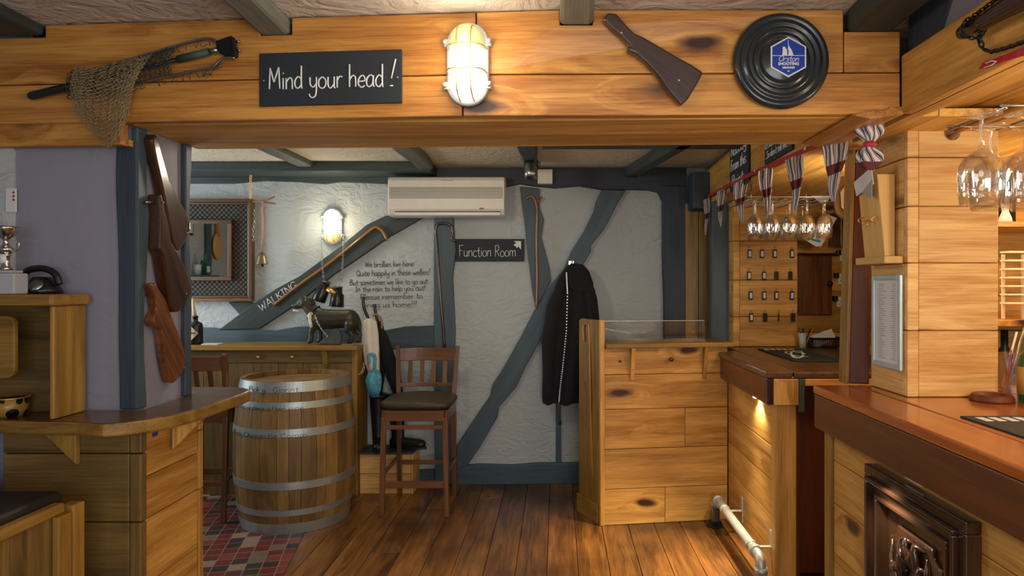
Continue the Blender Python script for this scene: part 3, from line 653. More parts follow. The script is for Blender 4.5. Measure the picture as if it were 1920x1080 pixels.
# dark post and dark red door beside the hatch
# ---- far bar
fb = thing('bar_counter', 'shorter far bar with dark top and lit plank front beyond the hatch', 'bar counter', (1.04, 3.9, 0))
mb = MB(); mb.box(1.028, 1.16, 3.41, 4.47, 1.035, 1.07, 'y', rnd=.3); mb.box(1.163, 1.9, 3.41, 4.99, 1.035, 1.069, 'y', rnd=.2)
part(mb, 'countertop', ['table_top'], fb, bevel=.008)
part(MB().box(1.034, 1.065, 3.44, 4.40, .905, 1.034, 'y', rnd=.7), 'apron', ['bar_apron'], fb, bevel=.005)
part(MB().box(1.034, 1.062, 3.415, 3.439, .905, 1.034, 'z', rnd=.1), 'apron_end', ['oak_dark'], fb, bevel=.003)
part(MB().box(1.064, 1.185, 3.405, 3.43, .905, 1.034, 'z', rnd=.7), 'end_block', ['pine_panel'], fb, bevel=.003)
part(MB().box(1.187, 1.215, 3.405, 3.44, .87, 1.034, 'z', rnd=.7), 'end_bracket', ['timber_dark'], fb, bevel=.003)
part(MB().box(1.217, 1.60, 3.405, 3.43, 1.0, 1.034, 'x', rnd=.7), 'end_rail', ['pine'], fb, bevel=.003)
part(MB().box(1.08, 1.185, 3.435, 3.50, 0, .903, 'z', rnd=.7), 'corner_post', ['pine_panel'], fb, bevel=.006)
mb = MB(); zs = [0, .14, .32, .50, .68, .903]
for a, b_ in zip(zs, zs[1:]): mb.box(1.09, 1.115, 3.502, 4.42, a+.0015, b_-.0015, 'y', rnd=random.uniform(.5, .9))
part(mb, 'plank_front', ['pine_panel'], fb, bevel=.003)
part(MB().box(1.02, 1.089, 3.50, 4.38, 0, .02, 'y', rnd=.9), 'plinth', ['floor_wood'], fb, bevel=.003)
dl = MB(); dl.lathe([(.0, .0), (.02, .0), (.026, -.006), (.026, -.012), (.0, -.012)], (1.077, 3.72, .903), 'z', 20); part(dl, 'downlight', ['led'], fb)
lamp('bar_downlight_and_fill', 'SPOT', (1.068, 3.72, .885), 13, (1, .86, .62), .01, (1.09, 3.72, 0), spot=125, blend=.8)
lamp('bar_downlight_and_fill', 'SPOT', (.99, 3.80, .86), 95, (1, .82, .55), .03, (.55, 3.72, 0), spot=95, blend=.9)  # extra spot without a fitting, added for the warm glow on the floor
lamp('bar_downlight_and_fill', 'SPOT', (1.02, 2.25, .885), 10, (1, .86, .62), .01, (1.06, 2.18, 0), spot=120, blend=.8)
# panelled door under the hatch
hd = thing('cupboard_door', 'dark red-brown cupboard door in the gap between the two bars', 'door', (1.4, 3.6, 0))
part(MB().box(1.19, 1.23, 3.52, 3.57, 0, .998, 'z', rnd=.8), 'door_frame', ['mahogany'], hd, bevel=.004)
part(MB().box(1.232, 1.75, 3.55, 3.58, .02, .998, 'z', rnd=.4), 'door_panel', ['mahogany'], hd, bevel=.004)
# ---- foot rail
fr = thing('foot_rail', 'pale grey scaffold-pipe foot rail along the far bar front', 'foot rail', (.985, 3.9, 0))
r = .025
pts = [(.985, 4.31, .015), (.985, 4.31, .13)]+[(.985, 4.31-.045*math.sin(a), .13+.045*(1-math.cos(a))) for a in (.4, .8, 1.2, 1.57)]
pts += [(.985, 3.45, .175)]+[(.985, 3.40-.045*math.sin(a), .175-.045*(1-math.cos(a))) for a in (.0, .4, .8, 1.2, 1.57)]+[(.985, 3.355, .0)]
part(MB().tube(pts, r, 18), 'pipe', ['galv'], fr)
for y in (4.31, 3.38):
    d = 0
mb = MB()
mb.lathe([(r, 0), (r+.007, 0), (r+.007, .03), (r, .03)], (.985, 4.31, .115), 'z', 20); part(mb, 'elbow_collar', ['galv'], fr)
mb = MB(); mb.lathe([(r, 0), (r+.007, 0), (r+.007, .03), (r, .03)], (.985, 4.235, .175), 'y', 20); part(mb, 'elbow_collar', ['galv'], fr)
mb = MB(); mb.lathe([(r, 0), (r+.007, 0), (r+.007, .03), (r, .03)], (.985, 3.43, .175), 'y', 20); part(mb, 'elbow_collar', ['galv'], fr)
mb = MB(); mb.lathe([(r, 0), (r+.007, 0), (r+.007, .03), (r, .03)], (.985, 3.355, .10), 'z', 20); part(mb, 'elbow_collar', ['galv'], fr)
mb = MB(); mb.lathe([(r, .03), (r+.008, .03), (r+.012, .008), (.058, .008), (.058, 0), (.0, 0)], (.985, 4.31, 0), 'z', 24); part(mb, 'floor_flange', ['dark_metal'], fr)
for y in (4.08, 3.52):
    mb = MB(); mb.box(1.0, 1.089, y-.012, y+.012, .165, .171); mb.box(1.082, 1.089, y-.02, y+.02, .10, .25); mb.lathe([(r+.004, 0), (r+.004, .024)], (.985, y-.012, .175), 'y', 16)
    part(mb, 'wall_bracket', ['galv'], fr, bevel=.001, seg=1)
# ---- planked partition (in its own frame, turned a little)
ang = math.atan(.136)
ds = thing('plank_partition', 'low gold plank partition with a ledge and two wooden brackets, in front of the coat', 'partition', (.282, 4.31, 0), ang)
W_ = .81
mb = MB(); zs = [0, .223, .472, .72, .936, 1.103]; cuts = [.40, None, .53, None, None]
for (a, b_), c_ in zip(zip(zs, zs[1:]), cuts):
    if c_: mb.box(.012, c_-.001, 0, .025, a+.0015, b_-.0015, 'x', rnd=random.uniform(.5, .9)); mb.box(c_+.001, W_, 0, .025, a+.0015, b_-.0015, 'x', rnd=random.uniform(.5, .9))
    else: mb.box(.012, W_, 0, .025, a+.0015, b_-.0015, 'x', rnd=random.uniform(.5, .9))
mb.build('plank_panel', ['pine_panel'], ds, bevel=.003)
MB().box(.014, W_+.02, -.06, .26, 1.105, 1.135, 'x', rnd=.4).build('ledge', ['oak_gold'], ds, bevel=.006)
MB().box(.012, W_, .23, .255, 0, 1.10, 'x').build('back_panel', ['oak_gold'], ds)
MB().box(-.018, .011, -.012, .03, 0, 1.277, 'z', rnd=.9).build('end_post', ['pine_panel'], ds, bevel=.004)
for x in (.185, .655):
    MB().prism([(x-.012, -.001, 1.104), (x-.012, -.058, 1.104), (x-.012, -.05, 1.06), (x-.012, -.012, .90), (x-.012, -.001, .90)], (.024, 0, 0), 'z').build('bracket', ['pine_panel'], ds, bevel=.003)
mb = MB(); mb.lathe([(.0, 0), (.008, 0), (.008, .03), (.014, .034), (.014, .044), (.0, .046)], (.43, 0, 1.03), (0, -1, 0), 14); mb.build('peg', ['walnut'], ds)
mb = MB(); mb.lathe([(.0, 0), (.008, 0), (.008, .01), (.0, .012)], (.11, 0, 1.02), (0, -1, 0), 14); mb.build('peg', ['walnut'], ds)
MB().box(.02, .70, .12, .126, 1.136, 1.262).build('glass_screen', ['glass'], ds)
MB().box(.02, .70, .119, .127, 1.2622, 1.266).build('glass_edge', ['frame_silver'], ds)
# angled side of the partition
mb = MB(); a = Vector((-.018, .03, 0)); d = Vector((-.083, .27, 0)).normalized()
def sp(t, z, off=0): p = a+d*t; return (p.x-off*d.y, p.y+off*d.x, z)
mb.prism([sp(0, 0), sp(.28, 0), sp(.28, 1.262), sp(.25, 1.275), sp(0, 1.275)], (.018, .0055, 0), 'z', rnd=.3)
o = mb.build('side_board', ['oak_gold'], ds, bevel=.004); fixnormals(o)
mb = MB(); mb.prism([sp(0, 0, .001), sp(.285, 0, .001), sp(.285, .12, .001), sp(0, .12, .001)], (-.012, -.0035, 0), 'y', rnd=.5); o = mb.build('side_skirting', ['oak_gold'], ds, bevel=.003); fixnormals(o)
# ---- left counter wrapped round the pillar
lc = thing('drinks_counter', 'dark-topped wooden counter wrapped round the blue pillar on the left', 'counter', (-1.6, 2.3, 0))
out = [(-1.949, 2.21), (-1.50, 2.165), (-1.40, 2.135), (-1.35, 2.165), (-1.30, 2.215), (-1.262, 2.28), (-1.245, 2.36), (-1.238, 2.50), (-1.235, 2.66), (-1.236, 2.75), (-1.245, 2.81), (-1.265, 2.85), (-1.30, 2.885), (-1.36, 2.905), (-1.445, 2.91), (-1.75, 2.915), (-1.75, 2.705), (-1.424, 2.705), (-1.424, 2.37), (-1.949, 2.37)]
mb = MB(); mb.prism([(x, y, 1.026) for x, y in out], (0, 0, .044), 'x', rnd=.4)
o = mb.build('countertop', ['table_top', 'oak_gold'], lc, bevel=.008); fixnormals(o); o.location = -lc.location
for p_ in o.data.polygons:
    if abs(p_.normal.z) < .5: p_.material_index = 1
mb = MB(); zs = [0, .24, .48, .745, .95, 1.025]
zs = [0, .355, .72, .945, 1.025]
for a, b_ in zip(zs, zs[1:]): mb.box(-1.815, -1.402, 2.27, 2.295, a+.0015, b_-.0015, 'x', rnd=random.uniform(.2, .5))
part(mb, 'plank_front', ['oak_old'], lc, bevel=.004)
mb = MB()
for a, b_ in zip(zs, zs[1:]): mb.box(-1.40, -1.36, 2.267, 2.30, a+.0015, b_-.0015, 'z', rnd=random.uniform(.2, .5))
part(mb, 'corner_post', ['oak_old'], lc, bevel=.006)
mb = MB(); zs2 = [0, .22, .355, .50, .72, .86, 1.025]
for a, b_ in zip(zs2, zs2[1:]): mb.box(-1.39, -1.365, 2.302, 2.63, a+.0015, b_-.0015, 'y', rnd=random.uniform(.5, .9))
part(mb, 'plank_side', ['pine_panel'], lc, bevel=.004)
mb = MB()
for a, b_ in zip(zs, zs[1:]): mb.box(-1.392, -1.358, 2.632, 2.66, a+.002, b_-.002, 'z', rnd=.7)
part(mb, 'rear_post', ['pine_panel'], lc, bevel=.004)
xb = -1.60
mb = MB(); mb.prism([(xb-.075, 2.268, 1.024), (xb+.04, 2.268, 1.024), (xb+.04, 2.268, .915)], (0, -.022, 0), 'z'); o = part(mb, 'bracket', ['oak_gold'], lc, bevel=.003); fixnormals(o)
mb = MB(); mb.prism([(-1.357, 2.44, 1.024), (-1.357, 2.44, .915), (-1.25, 2.44, 1.024)], (0, .024, 0), 'z'); o = part(mb, 'bracket', ['pine_panel'], lc, bevel=.003); fixnormals(o)
part(MB().box(-1.3645, -1.3625, 2.335, 2.365, .985, .998), 'tape_mark', ['blue_tape'], lc)
# ---- shelf unit standing on the left counter
su = thing('shelf_unit', 'gold wooden shelf unit carrying the trophy, on the left counter', 'shelf unit', (-1.75, 2.3, 1.071))
part(MB().box(-1.948, -1.583, 2.17, 2.355, 1.432, 1.468, 'x', rnd=.6), 'top_shelf', ['oak_gold'], su, bevel=.008)
part(MB().box(-1.612, -1.598, 2.2, 2.35, 1.071, 1.431, 'z', rnd=.8), 'side_panel', ['oak_gold'], su, bevel=.004)
part(MB().box(-1.947, -1.613, 2.335, 2.35, 1.071, 1.431, 'x', rnd=.1), 'back_panel', ['oak_old'], su)
mb = MB(); pts = [(-1.948, 1.40), (-1.74, 1.40), (-1.725, 1.395), (-1.715, 1.38), (-1.715, 1.225), (-1.722, 1.21), (-1.735, 1.203), (-1.948, 1.19)]
mb.prism([(x, 2.19, z) for x, z in pts], (0, .018, 0), 'x'); o = part(mb, 'hanging_board', ['oak_gold'], su, bevel=.004); fixnormals(o)
# ---- box cabinet in the lower left corner
bx = thing('wooden_bench', 'rough wooden box seat with a dark padded top, in the lower left corner', 'bench', (-1.65, 1.85, 0))
mb = MB()
for i in range(5): mb.box(-1.47, -1.452, 1.30+i*.15+.001, 1.30+i*.15+.149, .02, .83, 'z', rnd=random.uniform(.1, .5))
mb.box(-1.945, -1.472, 2.03, 2.045, .02, .83, 'x'); part(mb, 'side_planks', ['oak_old'], bx, bevel=.003)
part(MB().box(-1.475, -1.44, 1.28, 2.03, .832, .862, 'y', rnd=.6), 'top_rail', ['oak_gold'], bx, bevel=.006)
part(MB().box(-1.452, -1.430, 1.99, 2.045, 0, .83, 'z', rnd=.6), 'corner_post', ['oak_gold'], bx, bevel=.004)
part(MB().box(-1.475, -1.43, 2.05, 2.10, .0, .845, 'z', rnd=.9), 'corner_post', ['oak_gold'], bx, bevel=.004)
part(MB().box(-1.948, -1.478, 1.28, 2.08, .84, .885, 'y'), 'padded_top', ['seat_dark'], bx, bevel=.02, seg=3)
# ---- ledge cabinet along the back wall
lg = thing('ledge_cabinet', 'panelled gold-brown ledge under the mirror, behind the barrel', 'cabinet', (-2.3, 5.0, 0))
part(MB().box(-3.4, -1.405, 4.86, 5.19, 1.035, 1.07, 'x', rnd=.6), 'ledge_top', ['oak_gold'], lg, bevel=.006)
mb = MB(); mb.box(-3.4, -1.46, 4.93, 4.95, .94, 1.034, 'x', rnd=.3)
for i in range(11): mb.box(-3.4+i*.177, -3.4+i*.177+.174, 4.935, 4.95, .0, .937, 'z', rnd=random.uniform(.1, .4))
pp_ = part(mb, 'plank_panels', ['oak_old'], lg, bevel=.003)
part(MB().box(-1.458, -1.42, 4.92, 5.19, 0, 1.034, 'z', rnd=.7), 'end_post', ['oak_gold'], lg, bevel=.004)
part(MB().prism([(-1.66, 4.929, 1.034), (-1.66, 4.87, 1.034), (-1.66, 4.905, .93), (-1.66, 4.929, .93)], (.035, 0, 0), 'z'), 'bracket', ['oak_gold'], lg, bevel=.003)
for x in (-2.12, -1.88):
    mb = MB(); mb.ell((x, 4.92, .985), (.014, .012, .014), n=10); under(part(mb, 'knob', ['brass'], lg), pp_)
# ---- small box under the boots
pl = thing('wooden_box', 'small pale plank box on the floor carrying the boots, between barrel and stool', 'box', (-1.28, 5.08, 0))
mb = MB(); mb.box(-1.415, -1.05, 4.96, 5.19, .145, .285, 'x', rnd=.5); mb.box(-1.415, -1.05, 4.965, 5.19, 0, .142, 'x', rnd=.4); mb.box(-1.048, -1.03, 4.955, 5.19, 0, .285, 'z', rnd=.7)
part(mb, 'plank_body', ['pine_pale'], pl, bevel=.004)
part(MB().box(-1.417, -1.03, 4.94, 5.19, .286, .30, 'x', rnd=0), 'lid', ['timber_dark'], pl, bevel=.003)
# ---- barrel
br = thing('whisky_barrel', 'large oak barrel with six steel hoops standing on the tiled floor', 'barrel', (-1.685, 4.47, 0))
HB = .915; NS = 28
def brad(z): t = (z/HB-.5)*2; return .372-.047*abs(t)**1.9
zz_ = [i/18*HB for i in range(19)]
for k in range(1):
    mb = MB()
    wd = [random.uniform(.7, 1.35) for _ in range(NS)]; tot = sum(wd); a0 = 0
    for w_ in wd:
        a1 = a0+w_/tot*2*math.pi; g = .0035
        vs = []; fs = []
        for z in zz_:
            ro = brad(z); ri = ro-.028
            for (r_, a_) in ((ro, a0+g), (ro+.0005, (a0+a1)/2), (ro, a1-g), (ri, a1-g), (ri, a0+g)): vs.append((br.location.x+r_*math.cos(a_), br.location.y+r_*math.sin(a_), z+.002))
        n = len(zz_)
        for i in range(n-1):
            for q in range(5): fs.append((i*5+q, i*5+(q+1) % 5, (i+1)*5+(q+1) % 5, (i+1)*5+q))
        fs += [(4, 3, 2, 1, 0), tuple(range((n-1)*5, n*5))]
        mb.add(vs, fs, 'z'); a0 = a1
    part(mb, 'staves', ['stave'], br)
mb = MB()
for i in range(7):
    a, b_ = -.31+i*.0886, -.31+(i+1)*.0886-.001
    def cx(y, R=.305): return math.sqrt(max(.0001, .305**2-y*y))
    pts = [(-cx(a), a), (cx(a), a), (cx((a+b_)/2), (a+b_)/2), (cx(b_), b_), (-cx(b_), b_), (-cx((a+b_)/2), (a+b_)/2)]
    mb.prism([(br.location.x+x, br.location.y+y, HB-.05) for x, y in pts], (0, 0, .02), 'x', rnd=.9)
part(mb, 'barrel_head', ['stave'], br)
for zc, h in ((.884, .062), (.775, .04), (.615, .046), (.30, .046), (.135, .036), (.035, .066)):
    mb = MB(); n = 96; a, b_ = max(zc-h/2, .002), zc+h/2; pr = [(brad(a)-.002, a), (brad(a)+.003, a), (brad(b_)+.003, b_), (brad(b_)-.002, b_)]
    vs = [(br.location.x+r_*math.cos(2*math.pi*k/n), br.location.y+r_*math.sin(2*math.pi*k/n), z) for r_, z in pr for k in range(n)]
    fs = [(i*n+k, i*n+(k+1) % n, ((i+1) % 4)*n+(k+1) % n, ((i+1) % 4)*n+k) for i in range(4) for k in range(n)]
    mb.add(vs, fs, 'x', smooth=False); hp = part(mb, 'hoop', ['hoop'], br)
def hoop_text(text, zc, h, a0, a1):
    L_ = (a1-a0)*brad(zc); k = L_/(twidth(text)*h); x = 0
    for word in text.split(' '):
        mb = MB()
        for ch in word:
            w_, st = G.get(ch, (5, []))
            for s_ in st:
                q = catmull([(s_[i]/10, s_[i+1]/10) for i in range(0, len(s_), 2)], 3); pts = []
                for px, py in q:
                    z = zc-h/2+py*h; rr_ = brad(z)+.0036; a = a0+(x+px)*h*k/rr_
                    pts.append((br.location.x+rr_*math.sin(a), br.location.y-rr_*math.cos(a), z))
                mb.tube(pts, .0013, 4)
            x += w_/10
        part(mb, 'handwriting', ['ink'], br); x += .3
hoop_text('Pick y: Glarint', .872, .032, -.55, .42); hoop_text('gentle orders after nine', .764, .022, -.95, .5); hoop_text('Black Choosctle Comm', .604, .026, -.95, .55)
# ---- bar stools
def make_stool(label):
    t = thing('bar_stool', label, 'bar stool', (0, 0, 0), 0, 'wooden bar stools')
    w, d = .205, .20
    for sx in (-1, 1):
        MB().bar((sx*(w+.005), -d, 0), (sx*w*.97, -d+.01, .64), .032, .034, (0, 1, 0), rnd=.8).build('leg', ['stool_wood'], t, bevel=.004)
        mb = MB(); mb.bar((sx*(w-.01), d+.05, 0), (sx*(w-.015), d, .66), .030, .036, (0, 1, 0), rnd=.4)
        mb.bar((sx*(w-.015), d, .65), (sx*(w+.008), d+.075, 1.06), .028, .034, (0, 1, 0), rnd=.5); mb.build('leg', ['stool_wood'], t, bevel=.004)
    mb = MB(); mb.box(-w+.012, w-.012, -d-.008, -d+.014, .615, .685, 'x'); mb.box(-w+.012, w-.012, d-.02, d, .615, .685, 'x')
    for sx in (-1, 1): mb.box(sx*w-.011, sx*w+.011, -d+.015, d-.02, .615, .685, 'y')
    mb.build('seat_frame', ['stool_wood'], t, bevel=.003)
    for a in (((-w, -d+.004, .205), (w, -d+.004, .205), .045), ((-w, -d+.006, .575), (w, -d+.006, .575), .028), ((-w, d+.03, .24), (w, d+.03, .24), .03), ((-w, -d, .27), (-w, d+.03, .27), .026), ((w, -d, .27), (w, d+.03, .27), .026)):
        MB().bar(a[0], a[1], .018, a[2], rnd=.6).build('stretcher', ['stool_wood'], t, bevel=.003)
    mb = MB()
    def seat(u, v):
        a = 2*math.pi*u; ph = math.pi*(v-.5)
        sx = math.copysign(abs(math.cos(a))**.35, math.cos(a)); sy = math.copysign(abs(math.sin(a))**.35, math.sin(a))
        k = max(0, math.cos(ph))**.35
        return (sx*k*(w+.03), sy*k*(d+.025)-.005, .715+.032*math.copysign(abs(math.sin(ph))**.8, math.sin(ph))+.012*(1-abs(sx*k))*(v > .5))
    mb.grid(seat, 48, 16); mb.build('seat', ['seat_leather'], t)
    def arc(z, h, th, bow=.035, yy=None):
        y0 = d+.0+(z-.65)*.18 if yy is None else yy
        mb = MB(); n = 10; F_ = []
        A = [(-w+.01+(2*w-.02)*i/n, y0+bow*(1-(2*i/n-1)**2), z) for i in range(n+1)]
        vs = [(x, y+dy, zz+dz) for (x, y, zz) in A for dy, dz in ((-th/2, 0), (th/2, 0), (th/2, h), (-th/2, h))]
        fs = [(i*4+q, i*4+(q+1) % 4, (i+1)*4+(q+1) % 4, (i+1)*4+q) for i in range(n) for q in range(4)]+[(3, 2, 1, 0), tuple(range(n*4, n*4+4))]
        return mb.add(vs, fs, 'x', smooth=False, rnd=.6)
    arc(.955, .09, .02).build('back_top_rail', ['stool_wood'], t, bevel=.004)
    arc(.775, .028, .02).build('back_bottom_rail', ['stool_wood'], t, bevel=.003)
    for i in (-1.5, -.5, .5, 1.5):
        x = i*.082; yb_ = .035*(1-(x/w)**2)
        MB().bar((x, d+.0225+yb_, .80), (x, d+.055+yb_, .957), .03, .010, (0, 1, 0), rnd=.5).build('back_slat', ['stool_wood'], t, bevel=.002)
    return t
st1 = make_stool('brown wooden bar stool with olive seat standing alone in front of the umbrellas')
st1.location = (-.925, 4.68, 0)
st2 = dup(st1, (-2.29, 4.60, 0.004), math.pi, 'brown wooden bar stool left of the barrel, its back to the room')
# ================================================================ THINGS ON THE BEAM
NB = Vector((-.075, -1, 0)).normalized(); UB = Vector((1, -.075, 0)).normalized(); UPZ = Vector((0, 0, 1))
def bfr(x, y, off=0):           # point on the front of the beam, off metres in front of it
    if x >= VX: return P(x, y, 2.2)+Vector((0, -off, 0))
    k = (x-VX)/F; D = 2.2/(1+.075*k); return P(x, y, D)+NB*off
def screw(par_, p, nrm, r=.004):
    return part(MB().lathe([(0, 0), (r, 0), (r, .0012), (r*.4, .0016), (0, .001)], p, nrm, 10), 'screw', ['steel'], par_)
# chalkboard
t = thing('chalkboard_sign', 'black chalkboard reading Mind your head! on the beam', 'sign', bfr(622, 200, .005))
part(MB().prism([bfr(489, 201, .001), bfr(755, 194, .001), bfr(755, 94, .001), bfr(489, 102, .001)], NB*.01, 'x'), 'board', ['chalkboard'], t, bevel=.002)
mb = MB(); uu = (bfr(755, 194)-bfr(489, 201)).normalized(); vv = NB.cross(uu)*-1
vv = Vector((0, 0, 1)); hh = 42*2.25/F
write(mb, 'Mind your head', bfr(506, 170, .0125), uu, vv, hh, .0025, NB, width=.388, slant=.0)
mb.tube([bfr(744, 113, .0125), bfr(736, 149, .0125)], .0024, 6); mb.tube([bfr(733, 163, .0125), bfr(739, 162.5, .0125)], .0024, 6)
part(mb, 'lettering', ['chalk'], t)
for x, y in ((497, 153), (747, 147)): screw(t, bfr(x, y, .0115), NB)
# bulkhead lamps
def bulkhead(name, label, s, top_yellow, up):
    t = thing(name, label, 'wall lamp', (0, 0, 0), 0, 'oval bulkhead lamps')
    def stad(r, hh_, n=12):
        pts = []
        for k in range(n+1): a = math.pi*k/n; pts.append((r*math.cos(a), hh_+r*math.sin(a)))
        for k in range(n+1): a = math.pi+math.pi*k/n; pts.append((r*math.cos(a), -hh_+r*math.sin(a)))
        return pts
    R_, Hh = .068*s, .065*s
    MB().prism([(x, 0, z) for x, z in stad(R_, Hh)], (0, -.022*s, 0)).build('base', ['lamp_paint'], t, bevel=.006*s)
    mb = MB(); rr_ = [(1, 0), (1, .02), (.93, .034), (.75, .045), (.4, .052), (.05, .054)]
    def lens(zlo, zhi, nm, mt):
        mb = MB(); base = stad(.052*s, .067*s, 16); n = len(base); vs = []
        for f, d in rr_:
            for x, z in base: vs.append((x*f, -(.022+d)*s, min(max(z*(.3+.7*f) if abs(z) > .067*s*.99 and False else z-(1-f)*math.copysign(min(abs(z), .1*s), z)*.62, zlo), zhi)))
        fs = [(i*n+k, i*n+(k+1) % n, (i+1)*n+(k+1) % n, (i+1)*n+k) for i in range(len(rr_)-1) for k in range(n)]+[tuple(range((len(rr_)-1)*n, len(rr_)*n))]
        mb.add(vs, fs, smooth=True); return mb.build(nm, [mt], t)
    c = .045*s
    if up: lens(-1, c, 'lens', 'lamp_glass'); lens(c+.001, 1, 'lens_shade', 'lamp_glass_top')
    else: lens(-.03*s-.02*s, 1, 'lens', 'lamp_glass'); lens(-1, -.051*s, 'lens_shade', 'lamp_glass_top')
    mb = MB()
    for x in (-.022*s, .022*s):
        zt_ = .118*s; pts = [(x, -.02*s, zt_), (x, -.05*s, zt_-.008*s), (x, -.078*s, .085*s), (x, -.084*s, 0), (x, -.078*s, -.085*s), (x, -.05*s, -zt_+.008*s), (x, -.02*s, -zt_)]
        mb.tube(catmull(pts, 4), .0022*s, 6)
    for z in (-.03*s, .045*s):
        pts = [(-.062*s, -.02*s, z), (-.056*s, -.06*s, z), (-.03*s, -.082*s, z), (.03*s, -.082*s, z), (.056*s, -.06*s, z), (.062*s, -.02*s, z)]
        mb.tube(catmull(pts, 4), .0022*s, 6)
    mb.build('wire_guard', ['brass' if up else 'steel'], t)
    for sx in (-1, 1):
        for sz in (-1, 1):
            mb = MB(); mb.box(sx*.066*s-.01*s, sx*.066*s+.01*s, -.024*s, -.003*s, sz*.068*s-.012*s, sz*.068*s+.012*s)
            mb.lathe([(.0, 0), (.007*s, 0), (.007*s, .012*s), (.0, .014*s)], (sx*.07*s, -.024*s, sz*.068*s), (0, -1, 0), 10); mb.build('lug', ['lamp_paint'], t, bevel=.002)
    return t
lf = bulkhead('bulkhead_lamp', 'large oval bulkhead lamp, lit, on the beam beside the chalkboard', 1.0, True, True)
lf.location = bfr(879, 124, .001); lf.rotation_euler = (0, 0, -.075)
lbk = bulkhead('bulkhead_lamp', 'oval bulkhead lamp, lit, on the back wall right of the mirror', 1.06, True, False)
lbk.location = P(625, 425, 5.235)
lamp('bulkhead_light', 'POINT', (lf.location.x-.01, lf.location.y-.14, lf.location.z), 3.0, (1, .86, .62), .05)
lamp('bulkhead_light', 'POINT', (lbk.location.x, lbk.location.y-.16, lbk.location.z), 4.0, (1, .85, .6), .05)
# rifle stock on beam
def gunshape(pts, toW, ext, name_, mat_, root, bev=.012, seg=3):
    mb = MB(); mb.prism([toW(x, y) for x, y in pts], ext, (toW(*pts[len(pts)//2])-toW(*pts[0])))
    o = part(mb, name_, [mat_], root, bevel=bev, seg=seg); fixnormals(o); return o
t = thing('rifle_stock', 'dark wooden rifle butt slanting down on the beam, left of the black disc', 'rifle stock', bfr(1240, 130, .02))
Z = lambda zx, zy: (1000+zx*560/1920, zy*315/1080)
pts = [Z(*q) for q in ((440, 150), (470, 108), (530, 112), (560, 150), (610, 205), (640, 235), (700, 262), (800, 320), (920, 390), (1010, 440), (1080, 485), (1040, 560), (985, 650), (935, 695), (870, 620), (800, 520), (720, 430), (650, 370), (590, 345), (612, 318), (560, 260), (500, 210))]
gunshape(pts, lambda x, y: P(x, y, 2.194), (0, -.036, 0), 'stock', 'dark_stock', t)
screw(t, P(1165, 61, 2.157), (0, -1, 0), .0045); screw(t, P(1273, 150, 2.157), (0, -1, 0), .0045)
# black disc with badge
t = thing('round_rubber_disc', 'round black ridged disc with a blue shooting ground badge on the beam', 'wall disc', P(1461, 118, 2.199))
R0 = .151
prof = [(0, .034), (.055, .034), (.06, .031), (.068, .031), (.072, .036), (.080, .037), (.084, .031), (.090, .030), (.094, .036), (.098, .037), (.1, .034), (.108, .034), (.112, .038), (.118, .038), (.122, .032), (.130, .030), (.134, .034), (.146, .030), (.151, .018), (.149, .004), (.14, 0), (0, 0)]
part(MB().lathe(prof[::-1], t.location, (0, -1, 0), 96), 'disc', ['disc_rubber'], t)
bc = P(1471, 114, 2.199)
def hexa(rx, rz): return [(0, rz), (rx, rz*.52), (rx, -rz*.52), (0, -rz), (-rx, -rz*.52), (-rx, rz*.52)]
b1 = part(MB().prism([(bc.x+x, 2.1645, bc.z+z) for x, z in hexa(.055, .063)][::-1], (0, -.003, 0)), 'badge', ['white_paint'], t)
yq = 2.1612
b2 = MB().prism([(bc.x+x, yq, bc.z+z) for x, z in hexa(.0505, .0582)][::-1], (0, -.0006, 0)).build('blue_field', ['badge_blue'], b1); b2.location = (0, 0, 0)
b1.location = -t.location
def onb(x, z): return (bc.x+x, yq-.0008, bc.z+z)
mb = MB(); mb.bar(onb(-.05, .004), onb(.05, .004), .0004, .0016, (0, 0, 1))
mb.prism([onb(*q) for q in ((-.020, .005), (-.018, .02), (-.019, .028), (-.016, .032), (-.011, .031), (-.009, .026), (-.005, .022), (-.004, .005))], (0, -.0004, 0))
mb.prism([onb(*q) for q in ((-.001, .005), (.0005, .018), (-.003, .026), (-.001, .033), (.001, .036), (.0035, .03), (.009, .022), (.013, .012), (.015, .005))], (0, -.0004, 0))
mb.tube([onb(-.001, .034), onb(-.0015, .054)], .0009, 5)
# badge text with the built-in typeface
def btext(txt, size, org, u, v, bold=0, shear=0, sx=1, thick=.0003):
    c = bpy.data.curves.new('t', 'FONT'); c.body = txt; c.size = size; c.align_x = 'CENTER'; c.extrude = thick/2; c.offset = bold; c.shear = shear; c.resolution_u = 3
    o = bpy.data.objects.new('t', c); C.objects.link(o); dg = bpy.context.evaluated_depsgraph_get(); dg.update()
    me = bpy.data.meshes.new_from_object(o.evaluated_get(dg)); u = Vector(u).normalized(); v = Vector(v).normalized(); n = u.cross(v); org = Vector(org)
    vs = [org+u*(p.co.x*sx)+v*p.co.y+n*p.co.z for p in me.vertices]; fs = [list(p.vertices) for p in me.polygons]
    bpy.data.objects.remove(o); bpy.data.curves.remove(c); bpy.data.meshes.remove(me); return vs, fs
vs, fs = btext('SHOOTING', .0125, onb(0, -.0255), (1, 0, 0), UPZ, .0005); mb.add(vs, fs)
vs, fs = btext('GROUND', .0088, onb(0, -.0365), (1, 0, 0), UPZ, .0004); mb.add(vs, fs)
vs, fs = btext('EST', .0045, onb(0, -.046), (1, 0, 0), UPZ, .0003); mb.add(vs, fs)
write(mb, 'Orston', onb(-.032, -.0135), (1, 0, 0), UPZ, .0185, .0011, (0, -1, 0), width=.064, slant=.22, jit=0)
e = mb.build('emblem_lettering', ['white_paint'], b1); e.location = (0, 0, 0)
